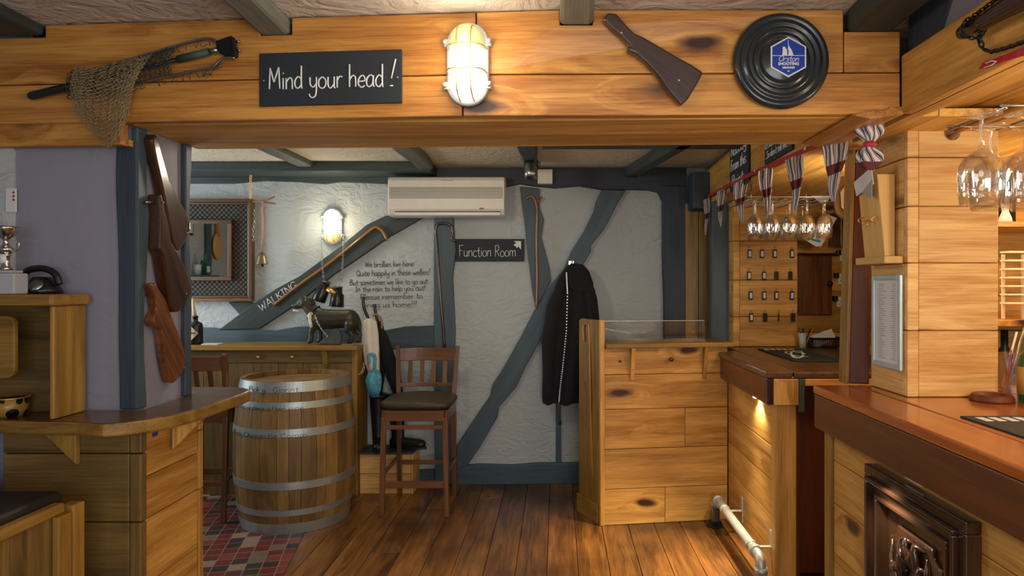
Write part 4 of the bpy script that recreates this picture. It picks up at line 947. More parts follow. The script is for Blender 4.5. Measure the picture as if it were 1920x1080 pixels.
# landing net
t = thing('landing_net', 'old fishing landing net with folded metal frame on the left of the beam', 'fishing net', bfr(260, 150, .03))
Zn = lambda zx, zy, off=.03: bfr(zx*560/1920, zy*315/1080, off)
part(MB().tube([Zn(235, 635), Zn(250, 632), Zn(480, 575), Zn(500, 570)], [.009, .0135, .0125, .010], 12), 'handle', ['black_rubber'], t)
part(MB().tube([Zn(1180, 400), Zn(1380, 352)], .012, 12), 'grip_tube', ['green_tube'], t)
part(MB().tube([Zn(500, 570), Zn(850, 480), Zn(1180, 402)], .007, 10), 'shaft', ['dark_metal'], t)
part(MB().tube([Zn(1380, 352), Zn(1440, 338)], .009, 10), 'shaft_collar', ['steel'], t)
arm1 = catmull([Zn(*q) for q in ((510, 500), (700, 450), (1000, 365), (1200, 305), (1340, 272), (1390, 270), (1430, 290), (1470, 295))], 4)
arm2 = catmull([Zn(*q) for q in ((520, 560), (700, 585), (900, 555), (1100, 512), (1300, 470), (1400, 448), (1450, 405), (1500, 388), (1540, 392))], 4)
for a in (arm1, arm2): part(MB().tube(a, .0048, 8), 'frame_arm', ['steel'], t)
mb = MB(); mb.prism([Zn(1430, 290, .012), Zn(1530, 255, .012), Zn(1550, 350, .012), Zn(1545, 385, .012), Zn(1465, 375, .012), Zn(1435, 345, .012)], NB*.03); mb.bar(Zn(1540, 275, .046), Zn(1560, 380, .046), .012, .01, NB)
o = part(mb, 'hinge_block', ['dark_metal'], t, bevel=.004); fixnormals(o)
for q in ((1550, 288), (1555, 345)): part(MB().tube([Zn(*q), Zn(q[0]+22, q[1]-2)], .004, 8), 'bolt', ['steel'], t)
def netgrid(A, B, mat_, rows, cols, sag, bulge, nm, th=.0011):
    """diamond mesh hung between curve A (top) and curve B (bottom)"""
    def smp(Q, u):
        i = u*(len(Q)-1); k = min(int(i), len(Q)-2); f = i-k; return Vector(Q[k]).lerp(Vector(Q[k+1]), f)
    pt = lambda i, j: smp(A, min(1, i/cols)).lerp(smp(B, min(1, i/cols)), j/rows)+NB*(bulge*math.sin(math.pi*j/rows)+.006*math.sin(i*1.7)+.004*math.sin(j*2.1+i))+Vector((0, 0, -sag*math.sin(math.pi*i/cols)*j/rows))
    mb = MB()
    for j in range(rows):
        for i in range(j % 2, cols, 2):
            if i+1 <= cols: mb.tube([pt(i, j), pt(i+1, j+1)], th, 3, caps=False, smooth=False)
            if i-1 >= 0: mb.tube([pt(i, j), pt(i-1, j+1)], th, 3, caps=False, smooth=False)
    return part(mb, nm, [mat_], t)
cA = catmull([Zn(*q, .038) for q in ((520, 470), (650, 460), (850, 415), (1050, 360), (1190, 320))], 6)
cB = catmull([Zn(*q, .038) for q in ((500, 660), (640, 640), (850, 620), (1020, 520), (1150, 505))], 6)
netgrid(cA, cB, 'net_dark', 16, 74, .0, .018, 'net_bag', .0012)
cA2 = catmull([Zn(*q, .048) for q in ((560, 450), (680, 460), (860, 420), (960, 400), (1040, 380))], 6)
cB2 = catmull([Zn(*q, .03) for q in ((530, 740), (620, 860), (735, 960), (820, 850), (900, 560))], 6)
netgrid(cA2, cB2, 'net_cord', 40, 46, 0, .022, 'net_bag', .0010)
netgrid(cA2[::-1], [Zn(860, 760, .02), Zn(820, 830, .02), Zn(740, 940, .02), Zn(640, 860, .02), Zn(550, 700, .02)], 'net_cord', 34, 40, 0, .03, 'net_bag', .0010)
rr = random.Random(2)
for a in (arm1, arm2):
    for k in range(4, len(a)-8):
        if rr.random() < .6:
            p = Vector(a[k]); part(MB().tube(catmull([tuple(p), tuple(p+Vector((rr.uniform(-.01, .01), -.008, -.01))), tuple(p+Vector((rr.uniform(-.012, .012), -.004, -.026))), tuple(p+Vector((rr.uniform(-.016, .016), -.002, -.016)))], 3), .0011, 4), 'lashing', ['net_dark'], t)
# ================================================================ GUN STOCKS ON THE PILLAR SIDE
def gp(x, y): D = 1.44*F/(VX-x); return Vector((-1.440, D, H+(VY-y)*D/F))
Zg = lambda zx, zy: (230+zx*.3427, 230+zy*.3427)
Zh = lambda zx, zy: (zx*.25, 530+zy*.25)
def stock(label, pts, matn, ext=.038, off=0, bev=.012):
    pts = [(x, y) for x, y in pts]
    t = thing('gun_stock', label, 'gun stock', gp(*pts[0]), 0, 'gun stocks on the pillar')
    o = gunshape(pts, lambda x, y: gp(x, y)+Vector((off, 0, 0)), (ext, 0, 0), 'stock', matn, t, bev); return t
s1 = stock('long dark gun stock, topmost of three on the pillar side', [Zg(*q) for q in ((105, 90), (125, 60), (140, 75), (165, 170), (205, 310), (250, 400), (295, 480), (322, 545), (322, 590), (290, 660), (262, 700), (240, 700), (222, 655), (210, 610), (190, 500), (172, 400), (150, 300), (125, 190))], 'walnut', .036)
s2 = stock('glossy brown gun stock with metal bolt, middle of three on the pillar side', [Zg(*q) for q in ((132, 395), (145, 390), (155, 420), (165, 480), (185, 560), (200, 650), (235, 705), (270, 770), (300, 850), (318, 905), (310, 950), (245, 1035), (215, 1038), (200, 1010), (180, 880), (155, 730), (135, 690), (138, 600), (140, 500))], 'walnut', .045, 0.0)
part(MB().tube([gp(262, 379)+Vector((.02, 0, 0)), gp(277, 379)+Vector((.02, 0, 0))], .006, 8), 'bolt_handle', ['steel'], s2)
s3 = stock('reddish worn gun stock, lowest of three on the pillar side', [Zh(*q) for q in ((1065, 30), (1060, 5), (1085, 12), (1105, -2), (1118, 40), (1145, 80), (1180, 130), (1200, 190), (1230, 270), (1262, 345), (1300, 450), (1322, 520), (1330, 590), (1300, 690), (1240, 752), (1215, 748), (1198, 690), (1172, 560), (1152, 400), (1140, 345), (1090, 325), (1078, 290), (1085, 250), (1110, 200), (1098, 120))], 'walnut_worn', .034)
for s_, q in ((s1, (334, 437)), (s2, (326, 551)), (s3, (327, 690)), (s3, (303, 577)), (s2, (281, 380))): screw(s_, gp(*q)+Vector((.047 if s_ is s2 else .036, 0, 0)), (1, 0, 0), .004)
# ================================================================ LEFT SHELF ITEMS
sz = 1.469
t = thing('trophy', 'small gold trophy cup on a pale stone block, on the left shelf', 'trophy', (-1.75, 2.22, sz))
tx = -1.762
part(MB().box(-1.81, -1.712, 2.185, 2.245, sz, sz+.066), 'stone_base', ['glass_frost'], t, bevel=.004)
part(MB().box(-1.80, -1.725, 2.19, 2.24, sz+.067, sz+.075), 'top_plate', ['glass_frost'], t, bevel=.002)
part(MB().lathe([(.0, 0), (.018, 0), (.015, .008), (.011, .016), (.011, .045), (.016, .05), (.0, .05)], (tx, 2.215, sz+.076), 'z', 20), 'column', ['silver'], t)
part(MB().lathe([(.0, .0), (.012, .0), (.022, .010), (.026, .016), (.014, .024), (.009, .032), (.007, .045), (.012, .05), (.028, .062), (.037, .082), (.038, .088), (.034, .086), (.0, .06)], (tx, 2.215, sz+.127), 'z', 28), 'cup', ['silver'], t)
part(MB().lathe([(0, 0), (.015, 0), (.015, .003), (0, .004)], (tx, 2.2, sz+.112), (0, -1, 0), 20), 'medallion', ['white_paint'], t)
for sx in (-1, 1): part(MB().tube(catmull([(tx+sx*.012, 2.215, sz+.135), (tx+sx*.036, 2.215, sz+.140), (tx+sx*.042, 2.215, sz+.165), (tx+sx*.022, 2.215, sz+.168)], 4), .0025, 6), 'handle', ['silver'], t)
t = thing('desk_telephone', 'black vintage desk telephone behind the trophy on the left shelf', 'telephone', (-1.715, 2.31, sz))
part(MB().lathe([(0, 0), (.058, 0), (.055, .015), (.038, .04), (.026, .055), (.0, .056)], (-1.715, 2.31, sz), 'z', 28), 'body', ['black_plastic'], t)
part(MB().tube(catmull([(-1.775, 2.305, sz+.05), (-1.762, 2.305, sz+.076), (-1.715, 2.305, sz+.084), (-1.672, 2.305, sz+.068), (-1.655, 2.305, sz+.03)], 5), .011, 12), 'handset', ['black_plastic'], t)
under(part(MB().lathe([(0, 0), (.022, 0), (.022, .004), (0, .005)], (-1.70, 2.262, sz+.026), (0, -.8, .6), 24), 'dial', ['steel'], t), kids(t)[0])
t = thing('pattern_bowl', 'small black and tan spotted tin bowl on the left counter', 'bowl', (-1.79, 2.265, 1.071))
part(MB().lathe([(0, 0), (.044, 0), (.05, .02), (.056, .058), (.05, .058), (.045, .02), (0, .01)], t.location, 'z', 32), 'bowl', ['spotted'], t)
part(MB().lathe([(.0565, .058), (.059, .060), (.0565, .063), (.050, .063), (.05, .058)], t.location, 'z', 32), 'rim', ['brass'], t)
t = thing('wall_plate', 'small white card with red dots at the left edge, above the trophy', 'wall card', (-1.868, 2.372, PZ(375, 2.37)))
part(MB().box(-1.885, -1.848, 2.367, 2.373, PZ(398, 2.37), PZ(353, 2.37)), 'card', ['paper'], t, bevel=.002)
for i in range(3): part(MB().lathe([(0, 0), (.004, 0), (.004, .001), (0, .001)], (-1.856, 2.3669, PZ(361+7*i, 2.37)), (0, -1, 0), 10), 'red_dot', ['red_paint'], t)
# ================================================================ BACK WALL THINGS
# mirror
YM = 5.19
mx0, mx1, mz0, mz1 = PX(283, YM), PX(473, YM), PZ(565, YM), PZ(373, YM)
t = thing('wall_mirror', 'square mirror in a brown frame with a lattice border on the back wall', 'mirror', ((mx0+mx1)/2, 5.235, mz0))
def frame(x0, x1, z0, z1, w, y0, y1, mb):
    mb.box(x0, x1, y0, y1, z1-w, z1, 'x'); mb.box(x0, x1, y0, y1, z0, z0+w, 'x'); mb.box(x0, x0+w, y0, y1, z0+w, z1-w, 'z'); mb.box(x1-w, x1, y0, y1, z0+w, z1-w, 'z'); return mb
mb = frame(mx0, mx1, mz0, mz1, .022, 5.175, 5.236, MB()); frame(mx0+.022, mx1-.022, mz0+.022, mz1-.022, .018, 5.195, 5.236, mb)
part(mb, 'outer_frame', ['frame_brown'], t, bevel=.004)
ix0, ix1, iz0, iz1 = mx0+.155, mx1-.155, mz0+.155, mz1-.155
part(frame(ix0, ix1, iz0, iz1, .028, 5.185, 5.232, MB()), 'inner_frame', ['frame_brown'], t, bevel=.004)
part(MB().box(mx0+.03, mx1-.03, 5.228, 5.236, mz0+.03, mz1-.03), 'backing', ['backing_grey'], t)
part(MB().box(ix0+.02, ix1-.02, 5.212, 5.220, iz0+.02, iz1-.02), 'mirror_glass', ['mirror'], t)
mb = MB(); ax0, ax1, az0, az1 = mx0+.04, mx1-.04, mz0+.04, mz1-.04; st = .036
def clip(p, q, bx0, bx1, bz0, bz1):
    t0, t1 = 0., 1.; dx, dz = q[0]-p[0], q[1]-p[1]
    for pp, qq in ((-dx, p[0]-bx0), (dx, bx1-p[0]), (-dz, p[1]-bz0), (dz, bz1-p[1])):
        if abs(pp) < 1e-9:
            if qq < 0: return None
        else:
            r_ = qq/pp
            if pp < 0: t0 = max(t0, r_)
            else: t1 = min(t1, r_)
    if t0 >= t1: return None
    return (p[0]+dx*t0, p[1]+dz*t0), (p[0]+dx*t1, p[1]+dz*t1)
for box_ in ((ax0, ax1, iz1, az1), (ax0, ax1, az0, iz0), (ax0, ix0, iz0, iz1), (ix1, ax1, iz0, iz1)):
    for k in range(-40, 60):
        for sgn in (1, -1):
            c0 = mx0+k*st; r_ = clip((c0-2*sgn, mz0-2), (c0+2*sgn, mz0+2), *box_) if True else None
            if r_: mb.tube([(r_[0][0], 5.205, r_[0][1]), (r_[1][0], 5.205, r_[1][1])], .0028, 4, smooth=False)
part(mb, 'lattice', ['wire_dark'], t)
# AC unit
Yc = 5.02
t = thing('air_conditioner', 'cream wall-mounted air conditioner high on the back wall', 'air conditioner', ((PX(728, Yc)+PX(946, Yc))/2, 5.19, PZ(405, Yc)))
x0, x1, z0, z1 = PX(728, Yc), PX(946, Yc), PZ(405, Yc), PZ(331, Yc)
pr = [(5.19, z0), (5.06, z0), (5.03, z0+.012), (5.005, z0+.05), (5.0, z0+.09), (5.005, z1-.03), (5.02, z1-.008), (5.04, z1), (5.19, z1)]
part(MB().prism([(x0, y, z) for y, z in pr], (x1-x0, 0, 0), 'x'), 'body', ['white_plastic'], t, bevel=.006, seg=3)
mb = MB()
for i in range(9): mb.box(x0+.012, x1-.012, 4.996, 5.004, z1-.085-i*.0095, z1-.080-i*.0095)
part(mb, 'grille', ['grey_plastic'], t)
part(MB().box(x0+.05, x1-.03, 5.001, 5.012, z0+.028, z0+.032), 'flap_gap', ['dark_metal'], t)
part(MB().box(x0+.05, x1-.03, 5.004, 5.014, z0+.004, z0+.026), 'flap', ['white_plastic'], t, bevel=.002)
mb = MB(); mb.tube([((x0+x1)/2-.04, 5.003, z1-.03), ((x0+x1)/2, 5.002, z1-.032), ((x0+x1)/2+.05, 5.003, z1-.03)], .0015, 6); part(mb, 'badge_line', ['grey_plastic'], t)
part(MB().box(x1-.28+.1, x1-.25+.1, 4.999, 5.003, z0+.047, z0+.058), 'display', ['black_plastic'], t)
t = thing('junction_box', 'small white square box under the ceiling, right of the air conditioner', 'junction box', P(1022, 345, 5.19))
part(MB().box(PX(1008, 5.15), PX(1036, 5.15), 5.13, 5.189, PZ(345, 5.15), PZ(318, 5.15)), 'cover', ['white_plastic'], t, bevel=.004)
t = thing('spotlight', 'small metal spotlight hanging from a dark ceiling joist', 'spotlight', (-.19, 4.55, 2.31))
part(MB().box(-.215, -.165, 4.53, 4.58, 2.27, 2.309), 'mount', ['dark_metal'], t, bevel=.004)
part(MB().lathe([(0, 0), (.03, 0), (.036, .02), (.04, .07), (.043, .11), (.036, .11), (.0, .08)], (-.18, 4.55, 2.30), (.1, -.25, -1), 24), 'lamp_head', ['steel'], t)
part(MB().tube(catmull([(-.15, 4.55, 2.29), (-.115, 4.55, 2.30), (-.12, 4.55, 2.27), (-.145, 4.55, 2.28)], 4), .003, 6), 'cable', ['dark_metal'], t)
# Function Room sign
t = thing('function_room_sign', 'black chalkboard reading Function Room with an arrow, on the back wall', 'sign', P(918, 490, 5.235))
Yf = 5.215
part(MB().box(PX(853, Yf), PX(983, Yf), Yf, 5.238, PZ(490, Yf), PZ(448, Yf)), 'board', ['chalkboard'], t, bevel=.002)
mb = MB(); write(mb, 'Function Room', (PX(860, Yf), Yf-.001, PZ(481, Yf)), (1, 0, .0), UPZ, 22*Yf/F, .0024, (0, -1, 0), width=PX(968, Yf)-PX(860, Yf), slant=0); part(mb, 'lettering', ['chalk'], t); mb = MB()
q = lambda x, y: (PX(x, Yf), Yf-.003, PZ(y, Yf))
mb.prism([q(963, 459), q(970, 465), q(972, 462), q(977, 468), q(977, 452), q(964, 452), q(968, 456)], (0, -.002, 0)); part(mb, 'arrow', ['chalk'], t)
# rhyme
t = thing('wall_lettering', 'black handwritten rhyme about brollies and wellies on the white wall', 'lettering', P(735, 577, 5.238)); Yw = 5.238
for txt, xa, ya, xb_, h in (("We brollies live here", 684, 501, 775, 14), ("Quite happily in these wellies!", 668, 518, 806, 15), ("But sometimes we like to go out", 655, 535, 802, 14), ("In the rain to help you out!", 666, 547, 798, 13), ("Please remember to", 675, 562, 793, 14), ("bring us home!!!", 680, 577, 782, 14)):
    mb = MB(); write(mb, txt, P(xa, ya, Yw), (1, 0, .02), UPZ, h*.8*Yw/F, .0017, (0, -1, 0), width=PX(xb_, Yw)-PX(xa, Yw), slant=.0); part(mb, 'written_line', ['ink'], t)
mb = MB(); Yw = 5.198; a = P(490, 585, Yw); b_ = P(560, 539, Yw)
write(mb, 'WALKING', a, b_-a, Vector((-(b_-a).z, 0, (b_-a).x)), 16*Yw/F, .003, (0, -1, 0), width=(b_-a).length)
o = mb.build('beam_lettering', ['chalk']); tag(o, 'chalk word WALKING written along the slanted wall timber', 'lettering')
# walking sticks
def stick(label, pts, Y, r, matn, cat='walking stick', tip=True):
    Q = [P(x, y, Y) for x, y in pts]; t = thing('walking_stick', label, cat, Q[0], 0, 'walking sticks')
    Q = [Vector(q_) for q_ in catmull([tuple(q_) for q_ in Q], 5)]
    part(MB().tube(Q, [r*1.15]*(len(Q)-6)+[r*1.1-.0*k for k in range(6)] if False else r, 10), 'shaft', [matn], t); return t, Q
t, Q = stick('brown walking stick slanting along the timber above the word WALKING', [(513, 572), (560, 535), (620, 492), (670, 452), (700, 428), (710, 428), (719, 436), (725, 449)], 5.185, .0105, 'cane')
t, Q = stick('dark knobbly walking stick hanging on the upright left of the function room sign', [(834, 655), (828, 580), (823, 520), (819, 460), (817, 430), (822, 420), (835, 419), (846, 424), (849, 435), (846, 447), (854, 452)], 5.185, .011, 'carved')
t, Q = stick('pale walking stick with a curved antler-shaped handle hanging on the timber right of the sign', [(1006, 578), (1007, 520), (1006, 450), (1007, 400), (1005, 382), (1000, 371), (992, 368), (986, 374)], 5.195, .0085, 'cane')
part(MB().tube(catmull([tuple(P(1003, 374, 5.195)), tuple(P(1010, 378, 5.195)), tuple(P(1017, 369, 5.195))], 4), .007, 8), 'handle_spur', ['cane'], t)
# thin cane on the partition side
Q = [(1103, 640, 4.50), (1101, 618, 4.51), (1104, 608, 4.50), (1110, 608, 4.47), (1113, 620, 4.45), (1114, 700, 4.43), (1116, 800, 4.42), (1119, 893, 4.42)]
Q = [tuple(P(x-2, y, D)+Vector((-.02, 0, 0))) for x, y, D in Q]
t = thing('walking_stick', 'thin wooden cane hooked on the left side of the plank partition', 'walking stick', Q[-1], 0, 'walking sticks')
part(MB().tube(catmull(Q, 5), .008, 10), 'shaft', ['cane'], t)
# chain helper
def chain(pts, link, r, mat_, n_=None):
    mb = MB(); pts = [Vector(p) for p in pts]; L_ = sum((b-a).length for a, b in zip(pts, pts[1:])); n = max(2, int(L_/(link*.72)))
    def at(s):
        for a, b in zip(pts, pts[1:]):
            l = (b-a).length
            if s <= l or b is pts[-1]: return a+(b-a)*min(1, s/l), (b-a).normalized()
            s -= l
    for i in range(n):
        c, d = at((i+.5)*L_/n); s_ = d.cross(Vector((0, 1, 0)) if i % 2 else Vector((.3, .2, .9)));
        s_ = s_.normalized() if s_.length > .01 else Vector((1, 0, 0))
        ring = [c+d*(link*.5*math.cos(a))+s_*(link*.3*math.sin(a)) for a in [k*math.pi/4 for k in range(9)]]
        mb.tube(ring, r, 4, caps=False)
    return mb
# chain and twig hook beside the mirror with cow bell
t = thing('hanging_chain', 'thin brass chain hanging from the ceiling plate right of the mirror', 'chain', P(470, 325, 5.15))
part(chain([P(470, 325, 5.10), P(470, 372, 5.16)], .026, .003, 'brass'), 'links', ['brass'], t)
part(chain([P(477, 392, 5.13), P(478, 410, 5.13), P(475, 430, 5.13), P(476, 452, 5.13)], .026, .003, 'steel'), 'links', ['steel'], t)
t = thing('twig_hook', 'forked twig hook sticking out at the top right corner of the mirror', 'hook', P(474, 380, 5.15))
part(MB().tube([P(474, 378, 5.15), P(495, 379, 5.12), P(516, 382, 5.1)], .006, 8), 'twig', ['cane'], t)
part(MB().tube([P(493, 378, 5.12), P(515, 369, 5.1)], .005, 8), 'twig_fork', ['cane'], t)
t = thing('bell_on_strap', 'small metal bell on a pink strap hanging from the twig hook', 'bell', P(492, 500, 5.11))
part(MB().tube([P(493, 380, 5.11), P(491, 395, 5.11), P(493, 410, 5.11), P(492, 466, 5.11)], .008, 8), 'strap', ['pink'], t)
part(MB().lathe([(.045, 0), (.043, .004), (.03, .05), (.022, .075), (.008, .085), (0, .086)], P(491, 495, 5.11), 'z', 24), 'bell', ['bell_metal'], t)
under(part(MB().tube([P(492, 488, 5.11), P(492, 500, 5.11)], .008, 8), 'clapper', ['dark_metal'], t), [k for k in kids(t) if k.name.startswith('bell')][0])
# binoculars hung on chains from the lamp
t = thing('binoculars', 'old brown and black binoculars hanging on thin chains below the wall lamp', 'binoculars', P(618, 552, 5.12))
for (xa, ya, xb_, yb_) in ((611, 531, 597, 564), (634, 541, 631, 575)):
    a = P(xa, ya, 5.10); b_ = P(xb_, yb_, 5.10); d = b_-a; tb = MB()
    tb.tube([a-d*.0, a+d*.25, a+d*.35, a+d*.95, b_], [.030, .034, .046, .052, .050], 20); bt_ = part(tb, 'barrel_tube', ['black_plastic'], t)
    under(part(MB().tube([a-d*.12, a-d*.05, a+d*.0], [.030, .033, .026], 18), 'eyepiece', ['walnut_worn'], t), bt_)
part(MB().tube([P(613, 543, 5.08), P(630, 550, 5.08)], .018, 12), 'bridge', ['brass'], t); part(MB().tube([P(622, 538, 5.09), P(624, 556, 5.09)], .012, 12), 'focus_wheel', ['walnut_worn'], t)
for xa, xb_ in ((603, 607), (645, 640)): part(chain([P(xa, 440, 5.17), P(xa+(1 if xa < 620 else -2), 490, 5.13), P(xb_, 528, 5.11)], .022, .0018, 'steel'), 'chain', ['steel'], t)
# dog statue
def remesh(o, vox, smooth=6, fac=.5):
    r_ = o.modifiers.new('r', 'REMESH'); r_.mode = 'VOXEL'; r_.voxel_size = vox; r_.use_smooth_shade = True
    s_ = o.modifiers.new('s', 'SMOOTH'); s_.iterations = smooth; s_.factor = fac
def cap(mb, a, b, ra, rb, D, dd=0, n=12):
    A = P(a[0], a[1], D)+Vector((0, dd, 0)); B = P(b[0], b[1], D)+Vector((0, dd, 0)); s_ = D/F
    m = 5; mb.tube([A.lerp(B, i/m) for i in range(m+1)], [(ra+(rb-ra)*i/m)*s_ for i in range(m+1)], n)
    mb.ell(A, (ra*s_,)*3, n=n); mb.ell(B, (rb*s_,)*3, n=n)
Dd = 4.98
t = thing('dog_statue', 'black and brown dog statue standing on the ledge, facing left', 'dog statue', P(628, 646, Dd))
mb = MB()
for a, b_, ra, rb, dd in (((598, 602), (630, 602), 20, 18, 0), ((630, 602), (655, 601), 18, 18, 0), ((655, 600), (662, 608), 16, 13, 0), ((595, 606), (600, 612), 14, 11, 0), ((584, 585), (600, 598), 12, 17, 0), ((578, 577), (590, 592), 11.5, 13, 0),
    ((572, 571), (577, 575), 12, 11, 0), ((568, 573), (554, 577), 8.5, 6, 0), ((554, 577), (551, 576), 6, 5.2, 0), ((570, 566), (563, 571), 9, 7, 0),
    ((592, 612), (587, 626), 7.5, 5.2, -.035), ((587, 626), (586, 641), 4.8, 4.5, -.035), ((586, 642), (581, 644), 4.5, 3.5, -.035), ((600, 612), (597, 626), 7.5, 5, .035), ((597, 626), (597, 642), 4.6, 4.4, .035), ((597, 642), (592, 644), 4.4, 3.5, .035),
    ((660, 610), (656, 622), 10.5, 7, -.04), ((656, 622), (664, 631), 6, 4.4, -.04), ((664, 631), (661, 642), 4.3, 4.2, -.04), ((661, 643), (656, 644), 4.2, 3.4, -.04),
    ((664, 610), (664, 622), 10, 7, .04), ((664, 622), (672, 631), 6, 4.4, .04), ((672, 631), (670, 642), 4.3, 4.2, .04), ((670, 643), (665, 644), 4.2, 3.4, .04),
    ((668, 596), (674, 608), 5, 4, 0), ((674, 608), (675, 624), 4, 2.6, 0)):
    cap(mb, a, b_, ra, rb, Dd, dd)
for dd in (-.035, .035): cap(mb, (580, 564), (586, 574), 4.5, 3, Dd, dd)
o = part(mb, 'body', ['dog_fur'], t); remesh(o, .0055, 5); t.location.z += .013
mb = MB(); cap(mb, (586, 594), (589, 614), 4.2, 3, Dd, -.058); o = part(mb, 'white_chest_patch', ['umbrella_white'], t); o.location.z += .013
mb = MB(); cap(mb, (553, 582), (562, 583), 2.2, 1.8, Dd, -.02); o = part(mb, 'white_chin', ['umbrella_white'], t)
part(MB().ell(P(564, 568, Dd)+Vector((0, -.034, 0)), (.006, .004, .006), n=10), 'eye', ['black_plastic'], t)
part(MB().ell(P(549, 575, Dd), (.011, .013, .010), n=10), 'nose', ['black_plastic'], t)
c0 = P(588, 586, Dd); dv = Vector((.62, 0, -.55)).normalized(); s_ = Vector((.55, 0, .62)).normalized()
part(MB().tube([c0+s_*(.058*math.cos(a))+Vector((0, 1, 0))*(.055*math.sin(a)) for a in [k*math.pi/10 for k in range(21)]], .006, 6), 'collar', ['dark_metal'], t)
part(MB().ell(P(589, 588, Dd)+Vector((0, -.06, 0)), (.014, .005, .014), n=12), 'name_tag', ['brass'], t)
part(chain([P(591, 591, Dd-.07), P(596, 606, Dd-.08), P(606, 622, Dd-.09), P(615, 632, Dd-.08)], .018, .0022, 'steel'), 'chain', ['silver'], t)
t = thing('stone_block', 'small dark stone standing between the legs of the dog statue', 'stone', P(620, 646, 4.93))
mb = MB(); A = [P(x, y, 4.90) for x, y in ((595, 646), (600, 640), (612, 632), (622, 622), (630, 615), (637, 620), (640, 634), (638, 646))]
mb.prism(A[::-1], (0, .035, 0)); o = part(mb, 'stone', ['stone'], t, bevel=.008, seg=3); fixnormals(o)
t = thing('beaded_chain', 'fine metal bead chain lying on the ledge behind the dog statue legs', 'chain', P(660, 646, 4.95))
part(chain([P(640, 646.5, 4.89), P(655, 646, 4.885), P(672, 645.5, 4.89), P(681, 645, 4.885)], .014, .0022, 'steel'), 'links', ['silver'], t)
# bottle with candle on the ledge
t = thing('candle_bottle', 'black round bottle with a diamond label and a candle, on the ledge under the mirror', 'bottle', P(366, 648, 4.97))
b0 = P(366, 648, 4.97); b0.z = 1.071; s_ = 4.97/F
part(MB().lathe([(0, 0), (13*s_, 0), (13.5*s_, 1*s_), (13.5*s_, 34*s_), (12*s_, 39*s_), (5*s_, 43*s_), (4.4*s_, 50*s_), (5.4*s_, 50*s_), (5.4*s_, 53*s_), (0, 53*s_)], b0, 'z', 32), 'bottle', ['black_plastic'], t)
part(MB().tube([b0+Vector((0, 0, 52*s_)), b0+Vector((-.012, 0, 68*s_)), b0+Vector((-.02, 0, 86*s_))], [.013, .011, .009], 12), 'candle', ['candle_wax'], t)
mb = MB(); R_ = 13.9*s_
def dia(u, v):
    a = (u-.5)*1.7; hh_ = (1-abs(2*u-1)); z = 21*s_+(v-.5)*2*12.5*s_*hh_
    return (b0.x+R_*math.sin(a), b0.y-R_*math.cos(a), b0.z+z)
mb.grid(dia, 12, 2); lb_ = part(mb, 'label', ['label_cream'], t)
mb = MB()
for i in range(8): a = (i-3.5)*.13; mb.box(b0.x+(R_+.001)*math.sin(a)-.002, b0.x+(R_+.001)*math.sin(a)+.002, b0.y-(R_+.001)*math.cos(a)-.001, b0.y-(R_+.001)*math.cos(a), b0.z+20*s_, b0.z+23*s_)
under(part(mb, 'label_print', ['ink'], t), lb_)
o = MB().box(PX(381, 4.93), PX(412, 4.93), 4.9, 4.98, 1.071, 1.078).build('folded_card', ['paper'], bevel=.001); tag(o, 'small pale card lying on the ledge beside the candle bottle', 'card')
# wellington boots and umbrellas
def boot(label, bx_, by_, rz, lean=0):
    t = thing('wellington_boot', label, 'boot', (bx_, by_, .301), rz, 'black wellington boots')
    mb = MB(); mb.tube([(0, .02, .03), (0, .02, .10), (0, .025, .20), (0, .03, .30), (0, .03, .385)], [.045, .046, .053, .062, .064], 20)
    mb.tube([(0, .04, .035), (0, -.06, .035), (0, -.14, .033), (0, -.17, .03)], [.04, .042, .040, .025], 18); mb.ell((0, -.15, .036), (.042, .05, .034)); mb.ell((0, .045, .04), (.042, .042, .04))
    o = o_b = mb.build('boot_body', ['black_rubber'], t); remesh(o, .006, 6)
    mb = MB(); mb.prism([(.043*math.cos(a)*(1 if math.sin(a) < 0 else .85), -.055+(.15 if math.sin(a) < 0 else .145)*math.sin(a), 0) for a in [k*math.pi/10 for k in range(20)]], (0, 0, .018)); mb.build('sole', ['black_rubber'], t, bevel=.003)
    mb = MB(); mb.lathe([(.060, 0), (.067, 0), (.067, .03), (.060, .03)], (0, .03, .36), 'z', 24); mb.build('top_band', ['black_rubber'], o_b); return t
w1 = boot('black wellington boot on the small box holding the white umbrella, next to the barrel', -1.315, 5.10, .25)
w2 = boot('black wellington boot behind the bar stool legs, toe pointing right', -1.15, 5.085, 1.35)
def umbrella(name, label, pts, rad, D, matn, hand, handm, tip=True):
    Q = [P(x, y, d) for x, y, d in pts]; t = thing(name, label, 'umbrella', Q[-1], 0, 'umbrellas in the boots')
    mb = MB(); n = 20; vs = []
    for i, (p, r_) in enumerate(zip(Q, rad)):
        for k in range(n):
            th = 2*math.pi*k/n; rr_ = r_*(1+.16*math.cos(5*th+i*.5)); vs.append((p.x+rr_*math.cos(th), p.y+rr_*math.sin(th), p.z))
    m = len(Q); mb.add(vs, [(i*n+k, i*n+(k+1) % n, (i+1)*n+(k+1) % n, (i+1)*n+k) for i in range(m-1) for k in range(n)]+[tuple(range(n)), tuple(range((m-1)*n, m*n))], 'z', smooth=True)
    part(mb, 'canopy', [matn], t)
    part(MB().tube(catmull([tuple(P(*q_)) for q_ in hand], 4), .011 if handm != 'cane' else .009, 12), 'handle', [handm], t)
    part(MB().tube([P(*hand[-1]), Q[0]], .006, 8), 'shaft', ['dark_metal'], t); return t
